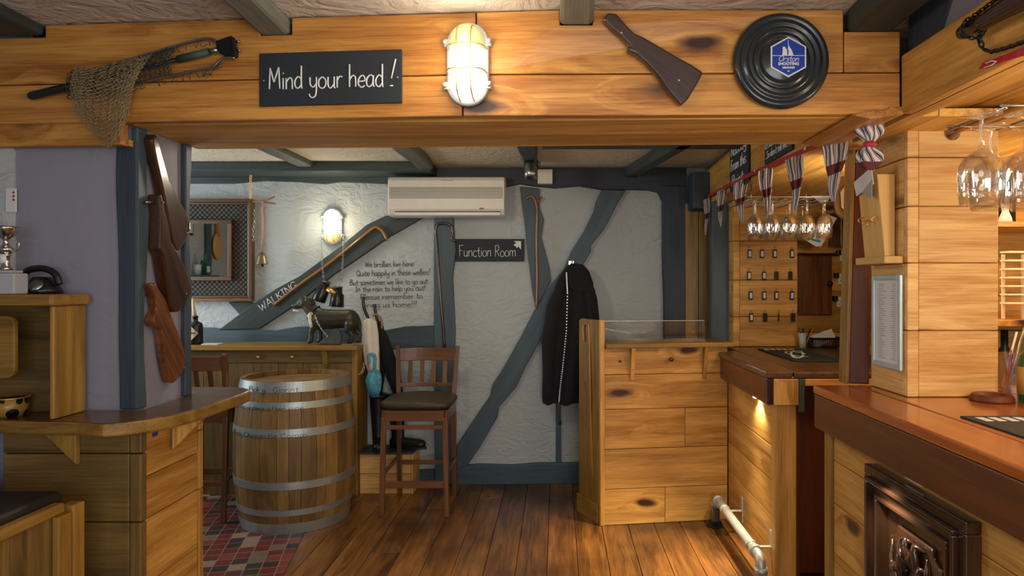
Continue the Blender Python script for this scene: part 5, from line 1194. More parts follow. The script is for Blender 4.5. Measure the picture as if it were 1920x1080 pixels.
umbrella('umbrella', 'closed white umbrella with a black handle standing in the boot', [(692, 597, 5.06), (693, 602, 5.06), (694, 625, 5.06), (696, 650, 5.06), (699, 680, 5.06), (703, 705, 5.06), (705, 742, 5.07)], [.02, .045, .058, .058, .05, .035, .02], 5.06, 'umbrella_white', [(681, 557, 5.06), (682, 575, 5.06), (690, 596, 5.06)], 'black_plastic')
umbrella('umbrella', 'small closed turquoise umbrella with a blue hooked handle in front of the white one', [(702, 693, 4.99), (702, 699, 4.99), (701, 712, 4.99), (702, 728, 4.99), (703, 744, 4.99)], [.018, .042, .055, .048, .028], 4.99, 'umbrella_blue', [(693, 680, 4.99), (691, 668, 4.99), (697, 664, 4.99), (703, 668, 4.99), (703, 680, 4.99), (702, 693, 4.99)], 'umbrella_blue')
umbrella('umbrella', 'tall closed black umbrella with a black handle behind the white one', [(709, 602, 5.14), (711, 612, 5.14), (713, 650, 5.15), (713, 700, 5.155), (711, 742, 5.155)], [.015, .03, .035, .035, .02], 5.14, 'fabric_black', [(702, 570, 5.14), (704, 585, 5.14), (708, 602, 5.14)], 'black_plastic')
umbrella('umbrella', 'closed black umbrella with a curved cane handle, nearest the bar stool', [(716, 616, 5.10), (719, 630, 5.10), (729, 670, 5.10), (740, 710, 5.10), (749, 745, 5.11)], [.012, .03, .046, .048, .03], 5.12, 'fabric_black', [(699, 592, 5.10), (706, 590, 5.10), (713, 596, 5.10), (716, 605, 5.10), (716, 616, 5.10)], 'cane')
t = thing('hanging_chain', 'short looped chain hanging from the ledge end beside the white umbrella', 'chain', P(672, 700, 4.98))
part(chain([P(666, 680, 4.95), P(668, 698, 4.95), P(674, 704, 4.95), P(681, 696, 4.96), P(683, 680, 4.98)], .022, .0025, 'steel'), 'links', ['silver'], t)
# ================================================================ COAT
t = thing('hanging_coat', 'black coat hanging from a hook on the curved timber', 'coat', P(1072, 600, 5.12))
prof = [(494, 1078, 4, .02), (497, 1080, 14, .035), (508, 1080, 24, .05), (530, 1078, 34, .07), (560, 1075, 39, .085), (600, 1072, 44, .095), (640, 1069, 46, .10), (680, 1066, 47, .10), (720, 1063, 46, .10), (745, 1061, 44, .095), (754, 1060, 42, .09)]
mb = MB(); Yc2 = 5.13
def coat(u, v):
    i = v*(len(prof)-1); k = min(int(i), len(prof)-2); f = i-k
    y, cx_, w_, d_ = [a+(b-a)*f for a, b in zip(prof[k], prof[k+1])]
    th = 2*math.pi*u; fold = 1+(.10*math.sin(5*th+.6)+.06*math.sin(9*th+2*v))*min(1, v*2.2)
    yy = y+3*math.sin(7*th)*(v > .98)
    return (PX(cx_, Yc2)+w_*Yc2/F*math.cos(th)*(1+.03*math.sin(4*th)), Yc2-.015+min(d_*math.sin(th)*fold, .05), PZ(yy, Yc2))
mb.grid(coat, 96, 40); o = part(mb, 'coat_body', ['fabric_black'], t)
for xa, ya, xb_, yb_, yc_, dd in ((1040, 560, 1030, 640, 750, -.07), (1105, 545, 1113, 640, 745, -.05)):
    mb = MB(); cap(mb, (xa+14 if xa < 1070 else xa-14, ya-25), (xa, ya+15), 10, 15, Yc2, dd); cap(mb, (xa, ya+15), (xb_, yb_), 15, 15, Yc2, dd); cap(mb, (xb_, yb_), (xb_+2, yc_-14), 15, 13, Yc2, dd)
    o = part(mb, 'sleeve', ['fabric_black'], t); remesh(o, .012, 8)
mb = MB(); mb.prism([P(x, y, 5.03) for x, y in ((1062, 500), (1085, 494), (1098, 505), (1110, 530), (1118, 549), (1100, 552), (1080, 548), (1066, 540))], (0, .03, 0)); o = part(mb, 'hood_collar', ['fabric_black'], t, bevel=.012, seg=3); fixnormals(o)
zp = [P(1062, 512, 5.01), P(1064, 550, 5.0), P(1062, 620, 4.985), P(1056, 680, 4.98), P(1050, 730, 4.985), P(1048, 755, 4.99), P(1049, 790, 5.0)]
mb = MB()
for i in range(60):
    s_ = i/60*(len(zp)-2); k = int(s_); p_ = zp[k].lerp(zp[k+1], s_-k); mb.box(p_.x-.004, p_.x+.004, p_.y-.003, p_.y+.003, p_.z-.005, p_.z+.004)
part(mb, 'zip', ['steel'], t)
part(MB().tube(zp[4:], .004, 6), 'drawcord', ['steel'], t)
part(MB().ell(P(1050, 792, 5.0), (.012, .008, .02), n=10), 'cord_toggle', ['dark_metal'], t)
t = thing('coat_hook', 'small metal coat hook above the black coat', 'hook', P(1072, 495, 5.12))
part(MB().tube(catmull([tuple(P(1071, 497, 5.19)), tuple(P(1071, 498, 5.12)), tuple(P(1072, 494, 5.08)), tuple(P(1073, 490, 5.08))], 4), .006, 8), 'hook', ['silver'], t)
part(MB().box(PX(1066, 5.19), PX(1076, 5.19), 5.185, 5.194, PZ(503, 5.19), PZ(489, 5.19)), 'back_plate', ['silver'], t, bevel=.002)
# ================================================================ GANTRY: signs, ribbon, flags
XG = 1.088
def gz(x, y, X=XG): D = X*F/(x-VX); return Vector((X, D, H+(VY-y)*D/F))
def gsign(label, x0, x1, D0, D1, lines, zb, zt):
    t = thing('chalkboard_sign', label, 'sign', (XG, (D0+D1)/2, zb))
    part(MB().box(XG-.012, XG-.001, D0, D1, zb, zt), 'board', ['chalkboard'], t, bevel=.001)
    for txt, z, h, ya, yb_ in lines:
        mb = MB(); write(mb, txt, (XG-.0135, ya, z), (0, -1, 0), UPZ, h, .003 if h > .05 else .002, (-1, 0, 0), width=abs(ya-yb_), slant=.1)
        part(mb, 'lettering', ['chalk'], t)
    return t
Da, Db = 1.088*F/(1372-VX), 1.088*F/(1407-VX)
gsign('narrow chalkboard hung on the bar gantry, reading Nobody From This Point', 0, 0, Db, Da, [('Nobody', 2.285, .062, Da-.03, Db+.03), ('From this', 2.195, .07, Da-.03, Db+.04), ('Point', 2.10, .07, Da-.05, Db+.10)], 2.075, 2.37)
Da, Db = 1.088*F/(1438-VX), 1.088*F/(1489-VX)
gsign('chalkboard on the bar gantry with three lines about not telling business', 0, 0, Db, Da, [("none of my", 2.30, .034, Da-.02, Db+.02), ("business", 2.245, .036, Da-.04, Db+.04), ("it's none of mine too!", 2.195, .038, Da-.01, Db+.01), ("...So don't tell me...!!", 2.145, .038, Da-.01, Db+.01)], 2.12, 2.37)
XR = 1.07
rp = [(1322, 372), (1355, 353), (1392, 334), (1440, 312), (1495, 288), (1568, 258), (1620, 228), (1662, 208)]
rz = lambda x, y: gz(x, y, XR)
t = thing('red_ribbon', 'long red ribbon strung along the bar gantry carrying the flags', 'ribbon', rz(1495, 288))
mb = MB(); Q = catmull([tuple(rz(*q)) for q in rp], 6); n = len(Q)
vs = []
for q in Q:
    q = Vector(q); vs += [q+Vector((-.001, 0, -.011)), q+Vector((.003, 0, .013)), q+Vector((.005, 0, .013)), q+Vector((.001, 0, -.011))]
mb.add(vs, [(i*4+k, i*4+(k+1) % 4, (i+1)*4+(k+1) % 4, (i+1)*4+k) for i in range(n-1) for k in range(4)]+[(3, 2, 1, 0), (n*4-4, n*4-3, n*4-2, n*4-1)], 'y'); part(mb, 'band', ['red_ribbon'], t)
for x, y in ((1355, 350), (1417, 321), (1512, 280)):
    p_ = rz(x, y)+Vector((-.004, 0, .002)); part(MB().box(p_.x-.003, p_.x, p_.y-.01, p_.y+.01, p_.z-.004, p_.z+.004), 'white_clip', ['white_paint'], t)
flags = [(1328, 371, 440, 14, 'farthest, beside the blue wall post'), (1356, 353, 424, 18, 'second farthest, beside the blue post'), (1393, 336, 418, 26, 'third farthest, left of the hanging wine glasses'), (1441, 314, 408, 28, 'in front of the second hanging glass'), (1496, 291, 400, 34, 'hanging in front of the right half of the glasses'), (1572, 252, 376, 52, 'second nearest, left of the wooden plaque')]
for i, (x, y, yb_, w_, lb) in enumerate(flags):
    D = XR*F/(x-VX); top = rz(x, y); hgt = (yb_-y)*D/F; wd = w_*D/F
    t = thing('bunting_flag', 'maroon, white and navy bunting flag, '+lb, 'bunting flag', top, 0, 'bunting flags on the red ribbon')
    ph = i*1.3
    def fl(u, v, ph=ph, hgt=hgt, wd=wd, D=D):
        k = max(.05, 1-v**1.5*.95)*(1-.22*math.exp(-((v-.62)/.16)**2)); a = u-.5
        pl = .012*math.sin(u*math.pi*4.5+ph+v*1.2)*(1-v*.6); sw = .006*math.sin(v*5+ph)
        return Vector((top.x-.012+a*wd*k*1.0+sw, top.y+pl-a*.012, top.z-.004+a*wd*.45*(1-v)-v*hgt))
    mb = MB(); mb.grid(fl, 26, 24, co=lambda u, v, ph=ph, hgt=hgt: (u*.30+.1*ph, -v*hgt, 0))
    o = part(mb, 'cloth', ['flag_cloth'], t); s_ = o.modifiers.new('s', 'SOLIDIFY'); s_.thickness = .0012
# nearest flag, twisted and tied
p0 = rz(1637, 226); t = thing('bunting_flag', 'twisted knotted bunting flag nearest the camera, above the wooden plaque', 'bunting flag', p0, 0, 'bunting flags on the red ribbon')
s_ = p0.y/F
def kn(u, v):
    w_ = 22-15*math.exp(-((v-.48)/.13)**2)-12*max(0, v-.85)/.15; th = 2*math.pi*u+v*2.5
    f_ = 1+.28*math.cos(4*th+3*v); return Vector((p0.x-.012+w_*s_*math.cos(th)*f_, p0.y+w_*s_*.45*math.sin(th)*f_, p0.z+.005-v*95*s_))
mb = MB(); mb.grid(kn, 60, 30, co=lambda u, v: (u*.35, -v*.17+.04, 0)); part(mb, 'cloth', ['flag_cloth'], t)
mb = MB(); c_ = Vector((p0.x-.012, p0.y, p0.z-45*s_)); mb.ell(c_, (13*s_, 9*s_, 8*s_)); part(mb, 'knot', ['red_ribbon'], t)
# ================================================================ GLASSES
def wineglass(name, label, s, h, bowl_r, parts=True, group=None):
    """hangs foot up; origin at the rim centre, rim down"""
    t = thing(name, label, 'wine glass', (0, 0, 0), 0, group)
    hb = h*.60; w_ = .0013
    o_ = [(bowl_r*.90, 0), (bowl_r*.98, hb*.3), (bowl_r, hb*.55), (bowl_r*.95, hb*.72), (bowl_r*.72, hb*.88), (bowl_r*.3, hb*.985), (.006, hb*1.02)]
    inner = [(0, hb*.965), (bowl_r*.28, hb*.945), (bowl_r*.70-w_, hb*.86), (bowl_r*.95-w_, hb*.71), (bowl_r-w_, hb*.55), (bowl_r*.98-w_, hb*.3), (bowl_r*.90-w_, 0)]
    if parts:
        MB().lathe(inner+o_[:6]+[(.008, hb*1.0), (0, hb*1.0)], (0, 0, 0), 'z', 40).build('bowl', ['glass'], t)
        MB().lathe([(0, hb*1.001), (.008, hb*1.001), (.0045, hb*1.25), (.0045, h*.93), (.010, h*.965), (0, h*.966)], (0, 0, 0), 'z', 20).build('stem', ['glass'], t)
        MB().lathe([(0, h*.967), (.0101, h*.967), (bowl_r*.85, h*.99), (bowl_r*.85, h), (0, h)], (0, 0, 0), 'z', 40).build('foot', ['glass'], t)
    for o in kids(t):
        me = o.data; me.validate()
    return t
g0 = wineglass('wine_glass', 'x', 1, .205, .040, True, 'wine glasses on the far rack')
first = True
names = ['first', 'second', 'third', 'fourth', 'fifth', 'sixth']
zr = PZ(445, 3.7)
for row, (D, nn, xs) in enumerate(((3.7, 5, 1.055), (3.84, 5, 1.10), (3.98, 4, 1.13))):
    for i in range(nn):
        lb = '%s hanging wine glass from the left in the %s row of the far rack' % (names[i], ('front', 'middle', 'back')[row])
        loc = (xs+i*.093, D, zr)
        if first: g0.location = loc; g0['label'] = lb; first = False
        else: dup(g0, loc, None, lb)
t = thing('glass_rack', 'chrome wire rack under the gantry holding the far wine glasses', 'glass rack', (1.25, 3.84, zr+.2))
for i in range(6):
    x = 1.008+i*.093; mb = MB(); mb.tube([(x, 3.62, zr+.195), (x, 4.06, zr+.195)], .0028, 8); part(mb, 'rail', ['steel'], t)
for y in (3.66, 4.04):
    mb = MB(); mb.tube([(.99, y, zr+.235), (1.0, y, zr+.21), (1.50, y, zr+.21), (1.51, y, zr+.235)], .003, 8)
    part(mb, 'cross_wire', ['steel'], t)
for x, y in ((1.13, 3.66), (1.45, 3.66), (1.13, 4.04), (1.45, 4.04)):
    part(MB().tube([(x, y, zr+.21), (x, y, 2.082)], .003, 8), 'hanger', ['steel'], t)
# near rack with brass rail
t = thing('brass_rail', 'brass glass rail fixed to the near pillar, running towards the camera', 'rail', (1.50, 2.63, 2.074))
part(MB().tube([(1.50, 2.632, 2.074), (1.50, .6, 2.074)], .0095, 14), 'tube', ['brass'], t)
part(MB().lathe([(0, 0), (.028, 0), (.028, .006), (.014, .01), (.012, .03), (0, .03)], (1.50, 2.6345, 2.074), (0, -1, 0), 28), 'flange', ['silver'], t)
g1 = wineglass('gin_glass', 'large clear balloon glass hanging upside down at the right edge, leftmost', 1, .235, .056, True, 'large glasses on the near rack')
Dg = 1.8; zg = PZ(384, Dg); g1.location = (PX(1840, Dg), Dg, zg)
dup(g1, (g1.location.x+.116, Dg, zg+.002), None, 'large clear balloon glass hanging upside down, second from left, at the right edge')
dup(g1, (1.215, 1.945, zg+.002), None, 'large clear balloon glass hanging upside down behind the two nearest ones')
dup(g1, (1.335, 1.95, zg+.002), None, 'large clear balloon glass at the right edge, behind the nearest pair')
t = thing('wire_glass_rack', 'silver wire rack on the brass rail carrying the large glasses', 'glass rack', (1.2, 1.85, zg+.25))
for x in (1.14, 1.21, 1.28, 1.35):
    part(MB().tube([(x, 1.76, zg+.243), (x, 2.02, zg+.243)], .004, 8), 'rail', ['silver'], t)
for y in (1.77, 2.01): part(MB().tube([(1.13, y, zg+.250), (1.42, y, zg+.250), (1.5, y, zg+.26), (1.5, y, 2.062)], .004, 8), 'hanger', ['silver'], t)
# ================================================================ KEYS ON THE PILLAR
rows = [(478, [1405, 1428, 1452, 1484]), (519, [1404, 1432, 1455, 1481]), (556, [1407, 1432, 1455, 1484]), (597, [1408, 1434, 1459, 1486])]
black = {(1, 2), (1, 3), (3, 1), (3, 3)}; rn = ['top', 'second', 'third', 'bottom']; cn = ['first', 'second', 'third', 'fourth']
Dk = 4.772
def keytag(kind):
    t = thing('key_tag', 'x', 'key tag', (0, 0, 0), 0, 'key tags on the plank pillar')
    w_, h_ = (.012, .058) if kind != 2 else (.003, .058)
    MB().box(-w_*1.15, w_*1.15, -.006, 0, -h_-.008, -.008).build('holder', ['black_plastic'], t, bevel=.002)
    if kind == 0: MB().box(-w_*.7, w_*.7, -.0075, -.006, -h_+.002, -.018).build('paper_insert', ['paper'], t)
    MB().tube([(.006*math.sin(a), -.003, .0+.007*math.cos(a)) for a in [k*math.pi/5 for k in range(11)]], .0012, 5).build('ring', ['steel'], t); return t
protos = {}; hook0 = None
for ri, (y, xs) in enumerate(rows):
    for ci, x in enumerate(xs):
        kind = 2 if (ri, ci) == (3, 2) else (1 if (ri, ci) in black else 0)
        p_ = P(x, y-12, Dk); p_.y = Dk-.010
        lb = '%s key tag, %s from left in the %s row on the plank pillar' % (('white-faced', 'black', 'thin edge-on')[kind], cn[ci], rn[ri])
        if kind not in protos: k_ = keytag(kind); k_.location = p_; k_['label'] = lb; protos[kind] = k_
        else: dup(protos[kind], p_, None, lb)
        hl = 'small brass cup hook, %s from left in the %s row of key hooks' % (cn[ci], rn[ri])
        if hook0 is None:
            hook0 = MB().tube(catmull([(0, .012, .014), (0, -.004, .014), (0, -.009, .009), (0, -.007, .004), (0, -.001, .003), (0, .0, .006)], 3), .0016, 6).build('cup_hook', ['brass'])
            tag(hook0, hl, 'hook', 'key hooks on the plank pillar'); hook0.location = p_
        else:
            c = hook0.copy(); C.objects.link(c); c.location = p_; c['label'] = hl
# ================================================================ BACK BAR WALL (FAR)
t = thing('wall_cupboard', 'flat reddish wooden cupboard door with a dark knob behind the far bar', 'cupboard', P(1528, 588, 4.98))
dp_ = part(MB().box(PX(1498, 4.97), PX(1560, 4.97), 4.965, 4.998, PZ(590, 4.97), PZ(481, 4.97), 'z'), 'door_panel', ['walnut_worn'], t, bevel=.004)
under(part(MB().lathe([(0, 0), (.008, 0), (.008, .015), (.018, .022), (.018, .034), (0, .038)], P(1554, 532, 4.963), (0, -1, 0), 18), 'knob', ['black_plastic'], t), dp_)
part(MB().box(PX(1494, 4.97), PX(1573, 4.97), 4.96, 4.998, PZ(480, 4.97), PZ(476, 4.97), 'x'), 'top_edge', ['carved'], t)
for i, (y, xa) in enumerate(((478, 1573), (521, 1569), (564, 1567))):
    t = thing('wall_clip', 'white plastic label holder with a black end, %s of three behind the far bar' % ('top', 'middle', 'bottom')[i], 'label holder', P(1585, y+10, 4.99), 0, 'white label holders')
    part(MB().box(PX(xa+2, 4.98), PX(1604, 4.98), 4.975, 4.998, PZ(y+12, 4.98), PZ(y, 4.98), 'x'), 'plate', ['white_plastic'], t, bevel=.003)
    part(MB().box(PX(xa+1, 4.98), PX(1604, 4.98), 4.955, 4.974, PZ(y, 4.98), PZ(y-8, 4.98), 'x'), 'channel', ['white_plastic'], t, bevel=.003)
    part(MB().box(PX(xa-3, 4.96), PX(xa+3, 4.96), 4.945, 4.998, PZ(y, 4.96), PZ(y-9, 4.96), 'x'), 'end_cap', ['black_plastic'], t, bevel=.003)
    screw(t, P(xa+7, y+6, 4.973), (0, -1, 0), .005)
# papers pinned under the gantry
def pcard(name, label, pts, D, matn, cat='paper', th=.002, extra=None):
    t = thing(name, label, cat, P(*pts[0], D)); o = part(MB().prism([P(x, y, D) for x, y in pts], (0, th, 0)), 'sheet', [matn], t); fixnormals(o); return t
t = pcard('pinned_paper', 'tilted printed sheet pinned behind the glasses, the lower of two', [(1505, 447), (1552, 402), (1569, 409), (1540, 462), (1530, 462)], 4.6, 'paper')
mb = MB(); q = lambda x, y: P(x, y, 4.597); mb.prism([q(1515, 446), q(1540, 451), q(1537, 455), q(1512, 448)], (0, -.001, 0)); part(mb, 'blue_print', ['paper_blue'], t)
mb = MB(); mb.tube([q(1552, 430), q(1560, 418)], .005, 5); mb.tube([q(1556, 424), q(1552, 416)], .004, 5); mb.tube([q(1556, 424), q(1562, 428)], .004, 5); part(mb, 'dark_print', ['ink'], t)
part(MB().tube([P(1540, 430, 4.6), P(1540, 430, 4.99)], .004, 6), 'pin', ['steel'], t)
t = pcard('pinned_paper', 'white paper corner showing above the hanging glasses, the upper of two', [(1520, 366), (1556, 356), (1560, 366), (1546, 386), (1530, 374)], 4.55, 'paper')
part(MB().tube([P(1545, 368, 4.55), P(1545, 368, 4.99)], .004, 6), 'pin', ['steel'], t)
# large paddle board with floral card
t = thing('paddle_board', 'round-shouldered wooden paddle board beside the dark post under the gantry', 'paddle board', P(1590, 480, 3.2))
D = 3.12; mb = MB(); pts = [(1572, 330), (1566, 345), (1566, 385), (1570, 400), (1580, 410), (1592, 413), (1600, 420), (1602, 440), (1602, 470), (1606, 470), (1607, 400), (1612, 330)]
mb.prism([P(x, y, D) for x, y in pts], (0, .02, 0), 'z'); o = part(mb, 'board', ['oak_gold'], t, bevel=.004); fixnormals(o)
t = pcard('floral_card', 'floral patterned card pinned on the paddle board', [(1576, 360), (1584, 349), (1596, 345), (1606, 352), (1608, 366), (1604, 372), (1610, 370), (1588, 401), (1578, 388)], 3.11, 'floral', 'card')
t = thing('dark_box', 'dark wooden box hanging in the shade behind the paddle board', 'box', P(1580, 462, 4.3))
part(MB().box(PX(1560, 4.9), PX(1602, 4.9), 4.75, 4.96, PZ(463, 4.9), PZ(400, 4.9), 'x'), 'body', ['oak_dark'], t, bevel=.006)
# pens and basket on far bar
t = thing('paper_basket', 'small black slatted basket of folded papers at the back of the far bar', 'basket', (PX(1548, 4.72), 4.74, 1.07))
xa, xb_ = PX(1520, 4.7), PX(1577, 4.7)
mb = MB(); mb.box(xa+.01, xb_-.02, 4.68, 4.80, 1.071, 1.077); mb.box(xa, xb_, 4.665, 4.672, 1.125, 1.14); mb.box(xa, xb_, 4.808, 4.815, 1.125, 1.14); mb.box(xa, xa+.007, 4.672, 4.808, 1.125, 1.14); mb.box(xb_-.007, xb_, 4.672, 4.808, 1.125, 1.14)
for i in range(15):
    x = xa+.004+i*(xb_-xa-.008)/14; mb.bar((x, 4.669, 1.127), (xa+.012+i*(xb_-xa-.034)/14, 4.682, 1.075), .005, .003, (0, 1, 0)); mb.bar((x, 4.811, 1.127), (xa+.012+i*(xb_-xa-.034)/14, 4.80, 1.075), .005, .003, (0, 1, 0))
for i in range(8): y = 4.68+i*.017; mb.bar((xa+.003, y, 1.127), (xa+.012, y, 1.075), .005, .003, (1, 0, 0)); mb.bar((xb_-.003, y, 1.127), (xb_-.02, y, 1.075), .005, .003, (1, 0, 0))
part(mb, 'basket_body', ['black_plastic'], t)
for i in range(4):
    o = MB().bar((xa+.02, 4.70+i*.025, 1.10), (xb_-.05-.01*i, 4.70+i*.025, 1.165-.008*i), .004, .075, (0, 0, 1)).build('folded_paper', ['paper']); tag(o, 'folded white paper standing in the small black basket', 'paper', 'papers in the basket')
t = thing('pen_cup', 'clear pen cup at the back of the far bar, beside the plank pillar', 'pen cup', (PX(1505, 4.7), 4.68, 1.07))
part(MB().lathe([(0, .0), (.022, .0), (.024, .10), (.021, .10), (.019, .005), (0, .005)], (PX(1505, 4.68), 4.68, 1.071), 'z', 20), 'cup', ['glass_frost'], t)
for i, (dx, tx, m_) in enumerate(((-.008, -.02, 'steel'), (.002, -.004, 'steel'), (.008, .045, 'black_plastic'), (.012, .06, 'cane'), (-.004, .01, 'black_plastic'))):
    x = PX(1505, 4.68)+dx; o = MB().tube([(x, 4.68, 1.08), (x+tx, 4.68, 1.20)], .0045, 8).build('pen', [m_]); tag(o, ('slim silver pen', 'upright silver pen', 'black pen leaning right', 'wooden pencil leaning furthest right', 'upright black pen')[i]+' in the pen cup on the far bar', 'pen', 'pens in the cup')
def barmat(label, x0, x1, y0, y1, z, sc_):
    t = thing('bar_mat', label, 'bar mat', ((x0+x1)/2, (y0+y1)/2, z)); part(MB().box(x0, x1, y0, y1, z, z+.005), 'mat', ['chalkboard'], t, bevel=.002)
    mb = MB(); rr = random.Random(6); cx_, cy_ = (x0+x1)/2, (y0+y1)/2; W2, H2 = (x1-x0)/2, (y1-y0)/2
    for k in range(3):
        q = [(cx_+W2*.7*math.cos(a)*(.5+.2*k), cy_+H2*(.45+.1*k)*math.sin(a*1.0+k), z+.0056) for a in [i*.35 for i in range(15)]]
        mb.tube(q, .007*sc_, 5, flat=(1, 1, .1))
    for i in range(5): mb.box(x0+.03+i*.04, x0+.055+i*.04, y1-.09, y1-.03, z+.005, z+.006)
    part(mb, 'white_print', ['chalk'], t); return t
barmat('dark rubber bar mat with white print on the far bar', 1.32, 1.60, 3.86, 4.58, 1.0705, 1)
barmat('dark grey bar mat with white print on the near bar, at the right edge', 1.30, 1.75, 1.45, 2.24, 1.0705, 1.1)
# ================================================================ NEAR PILLAR THINGS
t = thing('wooden_plaque', 'pale wooden board box with a bottom lip, holding numbered hooks, on the near pillar', 'wooden board', (1.30, 2.8, PZ(498, 2.75)))
zb, zt_ = PZ(480, 2.707), PZ(325, 2.707)
mb = MB(); mb.prism([(1.285, 2.72, zb), (1.325, 2.72, zb), (1.325, 2.72, zt_), (1.255, 2.72, zt_)], (0, .18, 0), 'z', rnd=.8); o = part(mb, 'board', ['plywood'], t, bevel=.003); fixnormals(o)
part(MB().box(1.255, 1.328, 2.66, 2.92, zb-.03, zb-.001, 'y', rnd=.5), 'bottom_lip', ['plywood'], t, bevel=.004)
for y, yy in ((2.87, 405), (2.83, 412), (2.79, 415), (2.75, 408)):
    k_ = MB(); k_.tube(catmull([(1.278, y, PZ(yy, 2.8)), (1.252, y, PZ(yy, 2.8)-.003), (1.246, y, PZ(yy, 2.8)-.014), (1.253, y, PZ(yy, 2.8)-.02)], 3), .003, 6); part(k_, 'brass_hook', ['brass'], t)
t = thing('pinned_note', 'small folded white note fixed to the top of the wooden plaque', 'note', (1.25, 2.8, zt_-.03))
part(MB().prism([(1.248, 2.92, zt_-.005), (1.240, 2.74, zt_+.03), (1.240, 2.72, zt_-.04), (1.250, 2.90, zt_-.065)], (.003, 0, 0)), 'sheet', ['paper'], t); part(MB().prism([(1.2385, 2.82, zt_-.06), (1.2385, 2.73, zt_-.02), (1.242, 2.74, zt_-.10)], (.002, 0, 0)), 'grey_flap', ['grey_plastic'], t)
t = thing('menu_frame', 'silver snap frame with a printed price list on the near pillar side', 'poster frame', (1.325, 2.78, PZ(700, 2.65)))
ya, yb_ = 2.66, 2.905; za, zb2 = 1.165, 1.538
mb = MB()
for a in ((ya, ya+.022, za, zb2), (yb_-.022, yb_, za, zb2), (ya+.022, yb_-.022, za, za+.022), (ya+.022, yb_-.022, zb2-.022, zb2)): mb.box(1.314, 1.3285, *a)
part(mb, 'frame', ['frame_silver'], t, bevel=.005, seg=3)
sh0 = part(MB().box(1.322, 1.3285, ya+.02, yb_-.02, za+.02, zb2-.02), 'sheet', ['paper'], t)
mb = MB(); rr = random.Random(9)
for i in range(34):
    z = zb2-.04-i*.009; L_ = rr.uniform(.03, .07)
    mb.box(1.3212, 1.3219, yb_-.05-L_, yb_-.05, z, z+.003); mb.box(1.3212, 1.3219, ya+.05, ya+.05+L_*.6, z, z+.003)
under(part(mb, 'printed_lines', ['grey_plastic'], t), sh0)
t = thing('ashtray_ring', 'round dark brown ashtray on the near bar in front of the pillar', 'ashtray', (1.602, 2.555, 1.0705))
part(MB().lathe([(0, 0), (.072, 0), (.074, .006), (.068, .022), (.062, .026), (.05, .024), (.046, .01), (0, .008)], t.location, 'z', 48), 'dish', ['mahogany'], t)
part(MB().lathe([(.0, .0), (.043, .0), (.0, .001)], t.location+Vector((0, 0, .009)), 'z', 32), 'inner_plate', ['bar_top'], t)
t = thing('straw_glass', 'clear square glass holding red and clear straws behind the ashtray', 'glass', (1.80, 2.76, 1.0705))
part(MB().box(1.76, 1.765, 2.72, 2.79, 1.072, 1.23).box(1.835, 1.84, 2.72, 2.79, 1.072, 1.23).box(1.766, 1.834, 2.72, 2.725, 1.072, 1.23).box(1.766, 1.834, 2.785, 2.79, 1.072, 1.23).box(1.76, 1.84, 2.72, 2.79, 1.0706, 1.0719), 'tumbler', ['glass'], t)
for i, (a, b_, z, m_) in enumerate(((1.775, 1.85, 1.33, 'rod_grey'), (1.78, 1.80, 1.24, 'red_paint'), (1.79, 1.82, 1.22, 'red_paint'), (1.80, 1.775, 1.23, 'black_plastic'), (1.775, 1.835, 1.31, 'white_plastic'))):
    o = MB().tube([(a, 2.74+.008*i, 1.078), (b_, 2.745+.006*i, z)], .004, 8).build('straw', [m_]); tag(o, ('long grey straw leaning right', 'upright red straw', 'slightly tilted red straw', 'short black straw', 'long white straw')[i]+' in the square glass on the near bar', 'straw', 'straws in the square glass')
t = thing('jar', 'dark rounded bottle with a gold label at the right edge of the near bar', 'bottle', (1.735, 2.52, 1.0705))
part(MB().lathe([(0, 0), (.05, 0), (.053, .01), (.053, .14), (.045, .17), (.025, .19), (.02, .225), (.023, .228), (.023, .24), (0, .24)], t.location, 'z', 32), 'bottle', ['glass_green'], t)
part(MB().lathe([(.0533, .03), (.0545, .03), (.0545, .13), (.0533, .13)], t.location, 'z', 32), 'label', ['label_gold'], t)
# back bar shelves
t = thing('wall_shelf', 'upper gold wooden shelf behind the near bar, right of the pillar', 'shelf', (2.3, 3.4, 1.78))
part(MB().box(1.95, 2.95, 3.2, 3.618, 1.765, 1.79, 'x', rnd=.7), 'shelf_board', ['pine'], t, bevel=.003)
t = thing('wall_shelf', 'lower gold wooden shelf behind the near bar, carrying the rack', 'shelf', (2.3, 3.4, 1.33))
part(MB().box(1.95, 2.95, 3.2, 3.618, 1.305, 1.335, 'x', rnd=.7), 'shelf_board', ['pine'], t, bevel=.003)
t = thing('figurine', 'small pale figurine standing on the upper shelf behind the bar', 'figurine', (2.10, 3.25, 1.791))
mb = MB(); mb.lathe([(0, 0), (.03, 0), (.026, .02), (.014, .05), (.02, .09), (.016, .12), (.008, .13), (0, .13)], t.location, 'z', 18); mb.ell(t.location+Vector((0, 0, .145)), (.016, .016, .02)); part(mb, 'body', ['umbrella_white'], t)
for x in (2.05, 2.16):
    t = thing('small_bottle', 'dark spirit bottle on the upper shelf, %s of the figurine' % ('left' if x < 2.1 else 'right'), 'bottle', (x, 3.33, 1.791)); part(MB().lathe([(0, 0), (.035, 0), (.036, .12), (.014, .16), (.014, .20), (0, .2)], t.location, 'z', 20), 'bottle', ['black_plastic'], t)
t = thing('slatted_rack', 'pale wooden rack of slats standing on the lower shelf behind the bar', 'rack', (2.2, 3.26, 1.336))
for i in range(7): part(MB().box(PX(1887, 3.25), PX(1887, 3.25)+.28, 3.235, 3.30, PZ(582-16*i, 3.25)+.03, PZ(582-16*i, 3.25)+.038, 'x', rnd=.9), 'slat', ['pale_wood'], t, bevel=.001)
